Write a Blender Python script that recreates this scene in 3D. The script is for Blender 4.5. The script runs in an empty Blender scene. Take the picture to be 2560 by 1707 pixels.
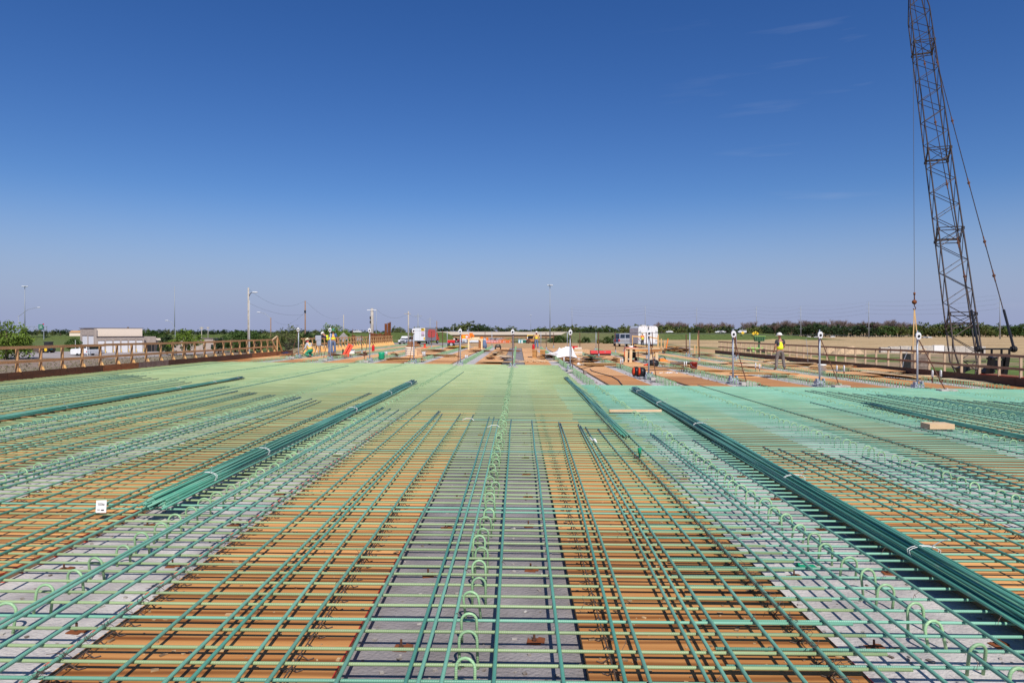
import bpy, math, random
from mathutils import Vector, Matrix
R = random.Random(7)
rad = math.radians
F, VX, VY, CAMZ, CS = 1707.0, 1296.0, 830.0, 1.70, 0.0103

# ---------------------------------------------------------------- camera, sky, sun, exposure
scn = bpy.context.scene
col = scn.collection
cam_d = bpy.data.cameras.new("camera"); cam = bpy.data.objects.new("camera", cam_d); col.objects.link(cam)
cam.location = (0, 0, CAMZ); cam.rotation_euler = (rad(90), 0, 0)
cam_d.sensor_width = 36; cam_d.lens = 36 * F / 2560
cam_d.shift_x = (1280 - VX) / 2560; cam_d.shift_y = -(853.5 - VY) / 2560
cam_d.clip_start = 0.05; cam_d.clip_end = 12000
scn.camera = cam
SUN_DIR = Vector((0.23, -0.90, 1.0)).normalized()          # towards the sun
sun_el = math.asin(SUN_DIR.z); sun_az = math.atan2(SUN_DIR.x, SUN_DIR.y)
sun_d = bpy.data.lights.new("sun", 'SUN'); sun = bpy.data.objects.new("sun", sun_d); col.objects.link(sun)
sun_d.energy = 5.0; sun_d.angle = rad(0.5); sun_d.color = (1.0, 0.94, 0.85)
sun.rotation_euler = (-SUN_DIR).to_track_quat('-Z', 'Y').to_euler(); sun.location = (20, -40, 60)
world = bpy.data.worlds.new("World"); scn.world = world; world.use_nodes = True
wn = world.node_tree; wn.nodes.clear()
out = wn.nodes.new('ShaderNodeOutputWorld'); bg = wn.nodes.new('ShaderNodeBackground')
sky = wn.nodes.new('ShaderNodeTexSky'); sky.sky_type = 'NISHITA'; sky.sun_disc = False
sky.sun_elevation = sun_el; sky.sun_rotation = sun_az
sky.altitude = 300; sky.air_density = 1.0; sky.dust_density = 0.4; sky.ozone_density = 4.5
bg.inputs['Strength'].default_value = 0.085
# thin cirrus streaks and a faint lavender ground haze, both functions of the view direction
tc = wn.nodes.new('ShaderNodeTexCoord'); mp = wn.nodes.new('ShaderNodeMapping')
mp.inputs['Scale'].default_value = (1.6, 1.6, 17.0); mp.inputs['Rotation'].default_value = (0, rad(9), 0)
nz = wn.nodes.new('ShaderNodeTexNoise'); nz.inputs['Scale'].default_value = 2.3; nz.inputs['Detail'].default_value = 6
rp = wn.nodes.new('ShaderNodeValToRGB'); rp.color_ramp.elements[0].position = 0.62; rp.color_ramp.elements[1].position = 0.88
rp.color_ramp.elements[1].color = (0.20, 0.20, 0.20, 1)
mx = wn.nodes.new('ShaderNodeMixRGB'); mx.inputs[2].default_value = (7.2, 7.6, 9.0, 1)
sp = wn.nodes.new('ShaderNodeSeparateXYZ')
hz = wn.nodes.new('ShaderNodeMapRange'); hz.inputs[1].default_value = 0.0; hz.inputs[2].default_value = 0.20
hz.inputs[3].default_value = 0.93; hz.inputs[4].default_value = 0.0; hz.interpolation_type = 'SMOOTHSTEP'
mh = wn.nodes.new('ShaderNodeMixRGB'); mh.inputs[2].default_value = (3.75, 4.35, 7.0, 1)
sat = wn.nodes.new('ShaderNodeHueSaturation'); sat.inputs['Saturation'].default_value = 1.27; sat.inputs['Value'].default_value = 1.20; sat.inputs['Hue'].default_value = 0.514
L = wn.links.new
wr = wn.nodes.new('ShaderNodeMapRange'); wr.inputs[1].default_value = 0.12; wr.inputs[2].default_value = 0.40; wm = wn.nodes.new('ShaderNodeMath'); wm.operation = 'MULTIPLY'
L(sp.outputs['X'], wr.inputs[0]); L(wr.outputs[0], wm.inputs[1])
L(tc.outputs['Generated'], mp.inputs[0]); L(mp.outputs[0], nz.inputs['Vector']); L(nz.outputs['Fac'], rp.inputs[0])
L(tc.outputs['Generated'], sp.inputs[0]); L(sp.outputs['Z'], hz.inputs[0]); L(hz.outputs[0], mh.inputs[0])
L(sky.outputs[0], sat.inputs['Color']); L(sat.outputs[0], mh.inputs[1]); L(rp.outputs[0], wm.inputs[0]); L(wm.outputs[0], mx.inputs[0]); L(mh.outputs[0], mx.inputs[1])
L(mx.outputs[0], bg.inputs['Color']); L(bg.outputs[0], out.inputs[0])
scn.view_settings.view_transform = 'Standard'; scn.view_settings.look = 'None'
scn.view_settings.gamma = 1.0; scn.view_settings.exposure = -0.08
scn.cycles.max_bounces = 6; scn.cycles.diffuse_bounces = 3; scn.cycles.transparent_max_bounces = 4

# ---------------------------------------------------------------- helpers
def wx(px, Y): return (px - VX) / F * Y
def wz(py, Y): return CAMZ - (py - VY) / F * Y
def dk(X): return -CS * X
def deck(px, py, dz=0.0):
    Y = (CAMZ - dz) * F / ((py - VY) - CS * (px - VX)); X = (px - VX) / F * Y
    return Vector((X, Y, dk(X) + dz))
def ry(X, px): return X * F / (px - VX)                      # depth at which a line X=const crosses column px

MATS = {}
def mat(name, c, rough=0.6, metal=0.0, var=0.18, scale=6.0, bump=0.0, bscale=40.0, stretch=(1, 1, 1), c2=None, spec=0.4, detail=4.0):
    if name in MATS: return MATS[name]
    m = bpy.data.materials.new(name); m.use_nodes = True; nt = m.node_tree; b = nt.nodes['Principled BSDF']
    b.inputs['Roughness'].default_value = rough; b.inputs['Metallic'].default_value = metal
    b.inputs['Specular IOR Level'].default_value = spec
    t = nt.nodes.new('ShaderNodeTexCoord'); mpn = nt.nodes.new('ShaderNodeMapping'); mpn.inputs['Scale'].default_value = stretch
    n = nt.nodes.new('ShaderNodeTexNoise'); n.inputs['Scale'].default_value = scale; n.inputs['Detail'].default_value = detail
    r = nt.nodes.new('ShaderNodeValToRGB')
    lo = c2 if c2 else tuple(x * (1 - var) for x in c); hi = c if c2 else tuple(min(1, x * (1 + var)) for x in c)
    r.color_ramp.elements[0].color = (*lo, 1); r.color_ramp.elements[1].color = (*hi, 1)
    r.color_ramp.elements[0].position = 0.33; r.color_ramp.elements[1].position = 0.67
    nt.links.new(t.outputs['Object'], mpn.inputs[0]); nt.links.new(mpn.outputs[0], n.inputs['Vector'])
    nt.links.new(n.outputs['Fac'], r.inputs[0]); nt.links.new(r.outputs[0], b.inputs['Base Color'])
    if bump:
        n2 = nt.nodes.new('ShaderNodeTexNoise'); n2.inputs['Scale'].default_value = bscale; n2.inputs['Detail'].default_value = 3
        bp = nt.nodes.new('ShaderNodeBump'); bp.inputs['Strength'].default_value = bump; bp.inputs['Distance'].default_value = 0.02
        nt.links.new(mpn.outputs[0], n2.inputs['Vector']); nt.links.new(n2.outputs['Fac'], bp.inputs['Height'])
        nt.links.new(bp.outputs[0], b.inputs['Normal'])
    MATS[name] = m
    return m

def rebar_mat(name, c, c2, rough=0.46, bands='X'):
    m = mat(name, c, rough, 0, c2=c2, scale=1.1, spec=0.5, detail=8)
    nt = m.node_tree; b = nt.nodes['Principled BSDF']
    t = nt.nodes.new('ShaderNodeTexCoord'); w = nt.nodes.new('ShaderNodeTexWave'); w.bands_direction = bands
    w.inputs['Scale'].default_value = 30; w.inputs['Distortion'].default_value = 0.0
    bp = nt.nodes.new('ShaderNodeBump'); bp.inputs['Strength'].default_value = 0.27; bp.inputs['Distance'].default_value = 0.0022
    mpn = nt.nodes.new('ShaderNodeMapping'); mpn.inputs['Rotation'].default_value = (0, 0, rad(24))
    nt.links.new(t.outputs['Object'], mpn.inputs[0]); nt.links.new(mpn.outputs[0], w.inputs['Vector'])
    nt.links.new(w.outputs['Fac'], bp.inputs['Height']); nt.links.new(bp.outputs[0], b.inputs['Normal'])
    # every bar has its own tint
    oi = nt.nodes.new('ShaderNodeObjectInfo'); hs = nt.nodes.new('ShaderNodeHueSaturation'); mr = nt.nodes.new('ShaderNodeMapRange')
    mr.inputs[3].default_value = 0.8; mr.inputs[4].default_value = 1.15
    lk = b.inputs['Base Color'].links[0]; src = lk.from_socket
    nt.links.new(oi.outputs['Random'], mr.inputs[0]); nt.links.new(mr.outputs[0], hs.inputs['Value'])
    nt.links.new(src, hs.inputs['Color'])
    # dust and scuffs on the coating
    dn = nt.nodes.new('ShaderNodeTexNoise'); dn.inputs['Scale'].default_value = 9; dn.inputs['Detail'].default_value = 9; dn.inputs['Roughness'].default_value = .75
    dr = nt.nodes.new('ShaderNodeMapRange'); dr.inputs[1].default_value = .56; dr.inputs[2].default_value = .72; dr.inputs[4].default_value = .55
    dm = nt.nodes.new('ShaderNodeMixRGB'); dm.inputs[2].default_value = (.36, .34, .27, 1)
    nt.links.new(t.outputs['Object'], dn.inputs['Vector']); nt.links.new(dn.outputs['Fac'], dr.inputs[0]); nt.links.new(dr.outputs[0], dm.inputs[0])
    nt.links.new(hs.outputs[0], dm.inputs[1]); nt.links.new(dm.outputs[0], b.inputs['Base Color'])
    return m

M_LG = rebar_mat('epoxy_light_green', (0.305, 0.405, 0.21), (0.235, 0.335, 0.165))
M_TL = rebar_mat('epoxy_teal', (0.205, 0.455, 0.33), (0.14, 0.36, 0.25))
M_TD = rebar_mat('epoxy_bundle_green', (0.115, 0.355, 0.25), (0.075, 0.27, 0.19), 0.32)
M_HP = rebar_mat('epoxy_hoop_green', (0.34, 0.54, 0.29), (0.26, 0.45, 0.23), .45, 'Z')
M_CUT = mat('cut_end_green', (0.30, 0.42, 0.22), 0.6)
M_GALV = mat('galvanised', (0.40, 0.44, 0.50), 0.5, 0.35, var=0.15, scale=30)
M_RUST = mat('rusty_steel', (0.16, 0.065, 0.035), 0.85, 0.1, c2=(0.07, 0.035, 0.025), scale=25)
M_RUSTR = mat('sheet_rust', (0.25, 0.075, 0.025), 0.85, 0.1, c2=(0.12, 0.045, 0.02), scale=4)
M_DARK = mat('dark_steel', (0.035, 0.033, 0.036), 0.5, 0.4, c2=(0.07, 0.045, 0.035), scale=3)
M_BLACK = mat('black_paint', (0.012, 0.012, 0.014), 0.45)
M_RUBBER = mat('rubber', (0.02, 0.02, 0.022), 0.8)
M_WHITE = mat('white_paint', (0.74, 0.75, 0.76), 0.4, var=0.04, scale=2)
M_WHITEP = mat('white_plastic', (0.78, 0.78, 0.75), 0.5, var=0.06)
M_RED = mat('red_paint', (0.55, 0.012, 0.015), 0.4, var=0.1)
M_REDO = mat('red_orange_paint', (0.75, 0.07, 0.02), 0.45, var=0.1)
M_ORANGE = mat('sign_orange', (0.85, 0.20, 0.01), 0.5, var=0.05)
M_YEL = mat('yellow_paint', (0.80, 0.52, 0.03), 0.5, var=0.08)
M_GREEN = mat('green_plastic', (0.01, 0.33, 0.16), 0.4, var=0.1)
M_LIME = mat('lime_paint', (0.36, 0.62, 0.16), 0.5, var=0.1)
M_GLASS = mat('dark_glass', (0.02, 0.025, 0.03), 0.08, var=0.1, spec=0.8)
M_TAIL = mat('tail_lamp', (0.45, 0.01, 0.01), 0.3)
M_HEADL = mat('head_lamp', (0.8, 0.8, 0.78), 0.2)
M_LUM = mat('new_lumber', (0.68, 0.44, 0.20), 0.7, c2=(0.54, 0.32, 0.13), scale=3, stretch=(2, 2, 8))
M_LUMP = mat('pale_lumber', (0.74, 0.55, 0.34), 0.7, c2=(0.62, 0.43, 0.24), scale=3)
M_RAIL = mat('rail_lumber', (0.56, 0.335, 0.16), 0.75, c2=(0.40, 0.225, 0.10), scale=2, stretch=(6, 0.5, 6))
M_RAILR = mat('weathered_rail', (0.36, 0.23, 0.15), 0.8, c2=(0.27, 0.165, 0.10), scale=2, stretch=(6, 0.5, 6))
M_POSTR = mat('weathered_post', (0.52, 0.40, 0.28), 0.8, c2=(0.40, 0.29, 0.19), scale=4, stretch=(6, 6, 1))
M_BROWNB = mat('oiled_form_board', (0.115, 0.052, 0.026), 0.6, c2=(0.07, 0.033, 0.018), scale=2.2, stretch=(1, 0.6, 3), bump=0.2)
M_BROWNL = mat('reddish_form_board', (0.30, 0.125, 0.045), 0.6, c2=(0.20, 0.075, 0.028), scale=3, stretch=(1, 0.7, 5))
M_GREYB = mat('grey_form_board', (0.26, 0.20, 0.17), 0.7, c2=(0.16, 0.11, 0.09), scale=3, stretch=(1, 2, 1))
M_BLOCKC = mat('pale_concrete', (0.46, 0.43, 0.39), 0.85, bump=0.3, scale=3)
M_WOODP = mat('pole_wood', (0.34, 0.22, 0.15), 0.85, c2=(0.22, 0.13, 0.085), scale=3, stretch=(6, 6, .6))
M_GREYP = mat('pole_grey', (0.42, 0.38, 0.33), 0.85, scale=2)
M_STEELF = mat('far_steel', (0.30, 0.33, 0.37), 0.6, 0.2, var=.05)
M_WIRE = mat('wire_dark', (0.09, 0.095, 0.11), 0.7, var=.05)
M_BOLST = mat('bolster_wire', (0.11, 0.075, 0.06), 0.8, 0.2, var=.3, scale=60)
M_DENIM = mat('denim', (0.12, 0.17, 0.28), 0.9, var=.2, scale=12, bump=.3, bscale=60)
M_GREYCL = mat('grey_trousers', (0.17, 0.15, 0.14), 0.9, var=.2, scale=10, bump=.3, bscale=50)
M_TEE = mat('dark_shirt', (0.045, 0.045, 0.055), 0.9, var=.2)
M_NAVY = mat('navy_sleeve', (0.025, 0.022, 0.06), 0.9, var=.2)
M_LGREY = mat('pale_shirt', (0.50, 0.52, 0.56), 0.9, var=.15)
M_BLUECL = mat('blue_shirt', (0.06, 0.15, 0.34), 0.9, var=.15)
M_SKIN = mat('skin', (0.42, 0.21, 0.13), 0.6, var=.08)
M_BOOT = mat('boot_leather', (0.09, 0.06, 0.045), 0.7, var=.2)
M_HATW = mat('hat_white', (0.78, 0.77, 0.72), 0.35, var=.03)
M_HATC = mat('hat_cream', (0.72, 0.64, 0.42), 0.4, var=.04)
M_HATG = mat('hat_green', (0.05, 0.25, 0.11), 0.4, var=.04)
M_HATR = mat('hat_red', (0.55, 0.03, 0.02), 0.4, var=.04)
M_STRIPE = mat('reflective_stripe', (0.55, 0.55, 0.52), 0.35, var=.04)
M_VY = mat('vest_lime', (0.70, 0.85, 0.02), 0.75, var=.08, scale=9)
M_VO = mat('vest_orange', (0.90, 0.24, 0.04), 0.75, var=.08, scale=9)

class MB:
    def __init__(s): s.v = []; s.f = []
    def add(s, vs, fs):
        o = len(s.v); s.v += [tuple(p) for p in vs]; s.f += [tuple(i + o for i in f) for f in fs]; return s
    def box(s, c, d, rot=None):
        h = [x / 2 for x in d]
        vs = [Vector((sx * h[0], sy * h[1], sz * h[2])) for sz in (-1, 1) for sy in (-1, 1) for sx in (-1, 1)]
        if rot is not None: vs = [rot @ p for p in vs]
        c = Vector(c)
        return s.add([p + c for p in vs], [(0, 2, 3, 1), (4, 5, 7, 6), (0, 1, 5, 4), (2, 6, 7, 3), (0, 4, 6, 2), (1, 3, 7, 5)])
    def bar(s, a, b, w, h, up=(0, 0, 1)):
        a = Vector(a); b = Vector(b); d = b - a; ln = d.length; d.normalize(); u = Vector(up)
        x = d.cross(u)
        if x.length < 1e-4: x = Vector((1, 0, 0))
        x.normalize(); z = x.cross(d)
        m = Matrix((x, d, z)).transposed()
        return s.box((a + b) / 2, (w, ln, h), m)
    def slab(s, x0, x1, y0, y1, d0, d1):                      # a plate that follows the deck's cross slope
        vs = [(x, y, dk(x) + d) for d in (d0, d1) for y in (y0, y1) for x in (x0, x1)]
        return s.add(vs, [(0, 2, 3, 1), (4, 5, 7, 6), (0, 1, 5, 4), (2, 6, 7, 3), (0, 4, 6, 2), (1, 3, 7, 5)])
    def tube(s, pts, r, n=6, caps=True):
        pts = [Vector(p) for p in pts]; k = len(pts); vs = []; fs = []
        rs = r if isinstance(r, (list, tuple)) else [r] * k
        prev = None
        for i, p in enumerate(pts):
            d = (pts[min(i + 1, k - 1)] - pts[max(i - 1, 0)]).normalized()
            if prev is None:
                x = d.cross(Vector((0, 0, 1)) if abs(d.z) < .9 else Vector((1, 0, 0))).normalized()
            else:
                x = (prev - d * prev.dot(d)).normalized()
            prev = x; y = d.cross(x)
            for j in range(n):
                a = 2 * math.pi * j / n; vs.append(p + (x * math.cos(a) + y * math.sin(a)) * rs[i])
        for i in range(k - 1):
            for j in range(n):
                j2 = (j + 1) % n; fs.append((i * n + j, i * n + j2, (i + 1) * n + j2, (i + 1) * n + j))
        if caps: fs.append(tuple(range(n - 1, -1, -1))); fs.append(tuple((k - 1) * n + j for j in range(n)))
        return s.add(vs, fs)
    def lathe(s, prof, c=(0, 0, 0), n=16, axis='z', sx=1, sy=1):
        vs = []; fs = []; c = Vector(c)
        for (r, z) in prof:
            for j in range(n):
                a = 2 * math.pi * j / n; x, y = r * math.cos(a) * sx, r * math.sin(a) * sy
                vs.append(c + (Vector((x, y, z)) if axis == 'z' else Vector((z, x, y)) if axis == 'x' else Vector((x, z, y))))
        k = len(prof)
        for i in range(k - 1):
            for j in range(n):
                j2 = (j + 1) % n; fs.append((i * n + j, i * n + j2, (i + 1) * n + j2, (i + 1) * n + j))
        fs.append(tuple(range(n - 1, -1, -1))); fs.append(tuple((k - 1) * n + j for j in range(n)))
        return s.add(vs, fs)
    def prism(s, poly, a0, a1, axis='x'):                     # polygon (u,v) swept along an axis
        k = len(poly)
        P = (lambda u, v, a: (a, u, v)) if axis == 'x' else (lambda u, v, a: (u, a, v)) if axis == 'y' else (lambda u, v, a: (u, v, a))
        vs = [P(u, v, a0) for u, v in poly] + [P(u, v, a1) for u, v in poly]
        fs = [tuple(range(k - 1, -1, -1)), tuple(range(k, 2 * k))] + [(i, (i + 1) % k, k + (i + 1) % k, k + i) for i in range(k)]
        return s.add(vs, fs)
    def quad(s, a, b, c, d): return s.add([a, b, c, d], [(0, 1, 2, 3)])
    def mesh(s, name, m, smooth=False):
        me = bpy.data.meshes.new(name); me.from_pydata(s.v, [], s.f); me.update()
        for mm in (m if isinstance(m, (list, tuple)) else [m]): me.materials.append(mm)
        if smooth: me.shade_smooth()
        return me
    def obj(s, name, m, parent=None, smooth=False, loc=(0, 0, 0), bevel=0):
        o = bpy.data.objects.new(name, s.mesh(name, m, smooth)); col.objects.link(o); o.location = loc
        if parent is not None: o.parent = parent
        if bevel:
            b = o.modifiers.new('bevel', 'BEVEL'); b.width = bevel; b.segments = 2; b.limit_method = 'ANGLE'
        return o

def tag(o, label, cat, group=None):
    o['label'] = label; o['category'] = cat
    if group: o['group'] = group
    return o
def thing(name, label, cat, loc=(0, 0, 0), rz=0.0, group=None):
    o = bpy.data.objects.new(name, None); col.objects.link(o); o.empty_display_size = .2
    o.location = loc; o.rotation_euler = (0, 0, rz); return tag(o, label, cat, group)
def struct(o): o['kind'] = 'structure'; return o
def stuff(o): o['kind'] = 'stuff'; return o
def kids(o): return [c for c in bpy.data.objects if c.parent == o]
def dup(o, loc, rz=None, label=None, scale=None, ch=None):
    c = o.copy(); col.objects.link(c); c.location = loc
    if rz is not None: c.rotation_euler.z = rz
    if scale: c.scale = scale
    if label: c['label'] = label
    for k in (ch if ch is not None else kids(o)):
        q = k.copy(); col.objects.link(q); q.parent = c
        for g in kids(k):
            h = g.copy(); col.objects.link(h); h.parent = q
    return c
ORD = ['first', 'second', 'third', 'fourth', 'fifth', 'sixth', 'seventh', 'eighth', 'ninth', 'tenth', 'eleventh', 'twelfth', 'thirteenth', 'fourteenth']
# ================================================================ SETTING
from mathutils import noise as N
def ss(a, b, x):
    t = min(1, max(0, (x - a) / (b - a))); return t * t * (3 - 2 * t)
def lp(a, b, t): return a + (b - a) * t
def yend(X): return 74.3 - 0.76 * X                            # skewed far end of the bridge deck
def zridge(X): return 1.6 - 0.011 * max(0, -X - 60) if X < 0 else 1.4 - 0.004 * max(0, X - 30)
def gz(X, Y):
    h = -3.4
    h -= 1.2 * ss(200, 400, Y) * ss(60, 40, abs(X + 12)) * (1 - ss(520, 900, Y))
    h += 3.6 * ss(600, 1200, Y) * ss(90, 60, abs(X + 12))
    t = ss(-3.5, 0.5, Y - yend(max(-40, min(30, X))) - 14 * ss(-15, -18, X)) if Y < 130 else 1
    top = lp(-0.30, -1.05, ss(88, 150, Y)) if Y < 150 else lp(-1.05, h, ss(150, 330, Y))
    side = ss(-48, -36, X) * (1 - ss(24, 40, X))
    h = lp(h, max(h, top), t * side)
    if X < -40 or X > 20:
        gap = max(0, X + 46) / 2 if X < 0 else max(0, 30 - X) / 2
        fade = 1 - ss(150, 215, X)
        zr = (zridge(X) + 3.4) * fade - 3.4 - gap
        h = max(h, zr - max(0, abs(Y - 440) - 9) / 3.0)
    if X > 45 and 60 < Y < 400: h += 0.5 * N.noise(Vector((X * .02, Y * .02, 3)))
    return h
def alb(X, Y):
    p = Vector((X * .05, Y * .05, 0)); n = N.noise(p) * .5 + N.noise(p * 4.1) * .35 + N.noise(p * 13) * .3
    if abs(X + 12) < 62 and Y > 480: c = (0.16, 0.19, 0.07) if n > 0 else (.3, .25, .15)
    elif X < -36:
        if Y > 178: c = (.125, .165, .05) if n > -.2 else (.20, .19, .09)
        else:
            c = lp(Vector((.30, .23, .19)), Vector((.19, .18, .10)), ss(-80, -50, X) * .8 + n * .4)
    elif X < -17 and Y < 108: c = (.125, .165, .05)
    elif 14 + 8 * n < X < 62 and 205 + 20 * n < Y < 440 or X < 14 and Y > 240: c = (.165, .175, .085) if n > -.2 else (.21, .19, .11)
    elif X < 24 + 6 * n: c = (.50, .33, .18) if n > -.35 else (.38, .27, .17)
    else:
        if Y > 150 + 30 * n: c = (.50, .365, .205) if n > -.3 else (.42, .29, .165)
        else: c = (.33, .245, .16) if n > -.05 else (.13, .19, .05)
    on_ridge = abs(Y - 440) < 42 and gz(X, Y) > -3.2 and abs(X) > 25
    if on_ridge: c = (.10, .135, .042) if X < 0 else ((.155, .17, .075) if X < 90 else (.11, .15, .05))
    k = 1 + .22 * n
    if X > 20 and Y > 120: k *= 1 + .22 * N.noise(Vector((X * .008, Y * .06, 9))) + .10 * N.noise(Vector((X * .03, Y * .25, 4)))
    return tuple(min(1, x * k) for x in c)
def lines(segs):
    o = []
    for a, b, s in segs:
        k = max(1, round((b - a) / s)); o += [a + (b - a) * i / k for i in range(k)]
    return o + [segs[-1][1]]
xs = lines([(-4500, -700, 300), (-700, -300, 40), (-300, -120, 10), (-120, -60, 4), (-60, 60, 3), (60, 230, 8), (230, 700, 40), (700, 4500, 300)])
ys = lines([(-300, 40, 25), (40, 130, 3), (130, 300, 6), (300, 395, 12), (395, 485, 3), (485, 800, 25), (800, 1400, 60), (1400, 9000, 500)])
g = MB(); g.v = [(x, y, gz(x, y)) for y in ys for x in xs]; nx = len(xs)
g.f = [(j * nx + i, j * nx + i + 1, (j + 1) * nx + i + 1, (j + 1) * nx + i) for j in range(len(ys) - 1) for i in range(nx - 1)]
def ground_mat():
    m = mat('ground', (0.3, 0.3, 0.3), 0.95, bump=0.6, bscale=1.5, scale=0.8); nt = m.node_tree; b = nt.nodes['Principled BSDF']
    b.inputs['Specular IOR Level'].default_value = .1
    a = nt.nodes.new('ShaderNodeVertexColor'); a.layer_name = 'albedo'
    n = [q for q in nt.nodes if q.type == 'TEX_NOISE'][0]; n.inputs['Detail'].default_value = 10; n.inputs['Roughness'].default_value = .7
    r = [q for q in nt.nodes if q.type == 'VALTORGB'][0]
    r.color_ramp.elements[0].color = (.62, .6, .58, 1); r.color_ramp.elements[1].color = (1.25, 1.25, 1.2, 1)
    mu = nt.nodes.new('ShaderNodeMixRGB'); mu.blend_type = 'MULTIPLY'; mu.inputs[0].default_value = 1
    nt.links.new(a.outputs[0], mu.inputs[1]); nt.links.new(r.outputs[0], mu.inputs[2]); nt.links.new(mu.outputs[0], b.inputs['Base Color'])
    return m
go = g.obj('ground', ground_mat(), smooth=True); struct(go)
ca = go.data.color_attributes.new('albedo', 'FLOAT_COLOR', 'POINT')
for i, (x, y, z) in enumerate(g.v): ca.data[i].color = (*alb(x, y), 1)
M_ASPH = mat('road_pavement', (0.30, 0.275, 0.26), 0.9, var=.12, scale=.6)
M_CPAVE = mat('lot_concrete', (0.36, 0.32, 0.30), 0.9, var=.12, scale=.4)
M_LINE = mat('road_line', (.75, .74, .68), .7)
def strip(name, x0, x1, yy, m, dz=.05):
    s = MB(); xx = lines([(x0, x1, 4)])
    s.v = [(x, y, gz(x, y) + dz) for y in yy for x in xx]; k = len(xx)
    s.f = [(j * k + i, j * k + i + 1, (j + 1) * k + i + 1, (j + 1) * k + i) for j in range(len(yy) - 1) for i in range(k - 1)]
    return struct(s.obj(name, m))
strip('road', -34, -13, lines([(104, 130, 3), (130, 300, 6), (300, 800, 12), (800, 1200, 60)]), M_ASPH, .09)
strip('parking_lot', -140, -74, lines([(132, 178, 6)]), M_CPAVE, .06)
for sx0, sx1 in ((-400, -47), (31, 205)):
    s = MB(); xx = lines([(sx0, sx1, 10)])
    for i in range(len(xx) - 1):
        a, b = xx[i], xx[i + 1]
        s.quad((a, 433, gz(a, 440) + .06), (b, 433, gz(b, 440) + .06), (b, 447, gz(b, 440) + .06), (a, 447, gz(a, 440) + .06))
    struct(s.obj('highway', M_CPAVE))

# ================================================================ BRIDGE DECK
XL, XR = -15.75, 17.3
GIRD = [-13.53 + 2.65 * i for i in range(12)]                   # girder lines; the sixth from left stands almost under the camera
FW = 0.63
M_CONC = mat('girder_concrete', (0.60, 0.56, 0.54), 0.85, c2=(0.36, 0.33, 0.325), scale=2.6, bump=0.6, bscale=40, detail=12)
def ply_mat(name, c, c2, k1, k2):
    m = mat(name, c, 0.62, c2=c2, scale=3.2, stretch=(0.22, 3.2, 1), detail=9, spec=.3)
    nt = m.node_tree; b = nt.nodes['Principled BSDF']; src = b.inputs['Base Color'].links[0].from_socket
    t = nt.nodes.new('ShaderNodeTexCoord'); br = nt.nodes.new('ShaderNodeTexBrick')
    mpn = nt.nodes.new('ShaderNodeMapping'); mpn.inputs['Rotation'].default_value = (0, 0, rad(90))
    br.inputs['Scale'].default_value = 1; br.inputs['Brick Width'].default_value = 2.44; br.inputs['Row Height'].default_value = 2.65
    br.offset = .37; br.inputs['Mortar Size'].default_value = .006; br.inputs['Color1'].default_value = (*k1, 1); br.inputs['Color2'].default_value = (*k2, 1)
    br.inputs['Mortar'].default_value = (.25, .2, .18, 1)
    nt.links.new(t.outputs['Object'], mpn.inputs[0]); nt.links.new(mpn.outputs[0], br.inputs['Vector'])
    mu = nt.nodes.new('ShaderNodeMixRGB'); mu.blend_type = 'MULTIPLY'; mu.inputs[0].default_value = 1
    # dark swirls of the rotary-cut grain
    w = nt.nodes.new('ShaderNodeTexWave'); w.bands_direction = 'Y'; w.inputs['Scale'].default_value = 1.3; w.inputs['Distortion'].default_value = 6
    w.inputs['Detail'].default_value = 2; w.inputs['Detail Scale'].default_value = .45
    m2 = nt.nodes.new('ShaderNodeMapping'); m2.inputs['Scale'].default_value = (.35, 2.0, 1)
    rr = nt.nodes.new('ShaderNodeValToRGB'); rr.color_ramp.elements[0].color = (.46, .36, .28, 1); rr.color_ramp.elements[1].color = (1.12, 1.12, 1.12, 1)
    rr.color_ramp.elements[1].position = .48
    nt.links.new(t.outputs['Object'], m2.inputs[0]); nt.links.new(m2.outputs[0], w.inputs['Vector']); nt.links.new(w.outputs['Fac'], rr.inputs[0])
    mu2 = nt.nodes.new('ShaderNodeMixRGB'); mu2.blend_type = 'MULTIPLY'; mu2.inputs[0].default_value = .9
    nt.links.new(src, mu2.inputs[1]); nt.links.new(rr.outputs[0], mu2.inputs[2])
    nt.links.new(mu2.outputs[0], mu.inputs[1]); nt.links.new(br.outputs[0], mu.inputs[2]); nt.links.new(mu.outputs[0], b.inputs['Base Color'])
    return m
M_PLY = ply_mat('plywood', (0.74, 0.385, 0.135), (0.48, 0.205, 0.062), (.72, .68, .64), (1.16, 1.18, 1.22))
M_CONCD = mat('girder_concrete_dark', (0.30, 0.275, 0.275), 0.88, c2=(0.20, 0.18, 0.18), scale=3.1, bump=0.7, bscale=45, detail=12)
M_PLYF = ply_mat('plywood_far_sunlit', (0.92, 0.55, 0.25), (0.76, 0.41, 0.165), (.80, .76, .72), (1.10, 1.12, 1.16))  # paler tone carries the far deck's brighter sun return at grazing view
M_REDL = mat('red_edge_paint', (0.42, 0.02, 0.018), 0.6)
M_EDGE = mat('form_edge_timber', (0.40, 0.23, 0.12), 0.8, scale=5)
YB = -6.0
side_words = lambda i, mid: 'right under the camera' if i == mid else '%s to the %s of the middle girder' % (ORD[abs(i - mid) - 1], 'left' if i < mid else 'right')
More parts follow.
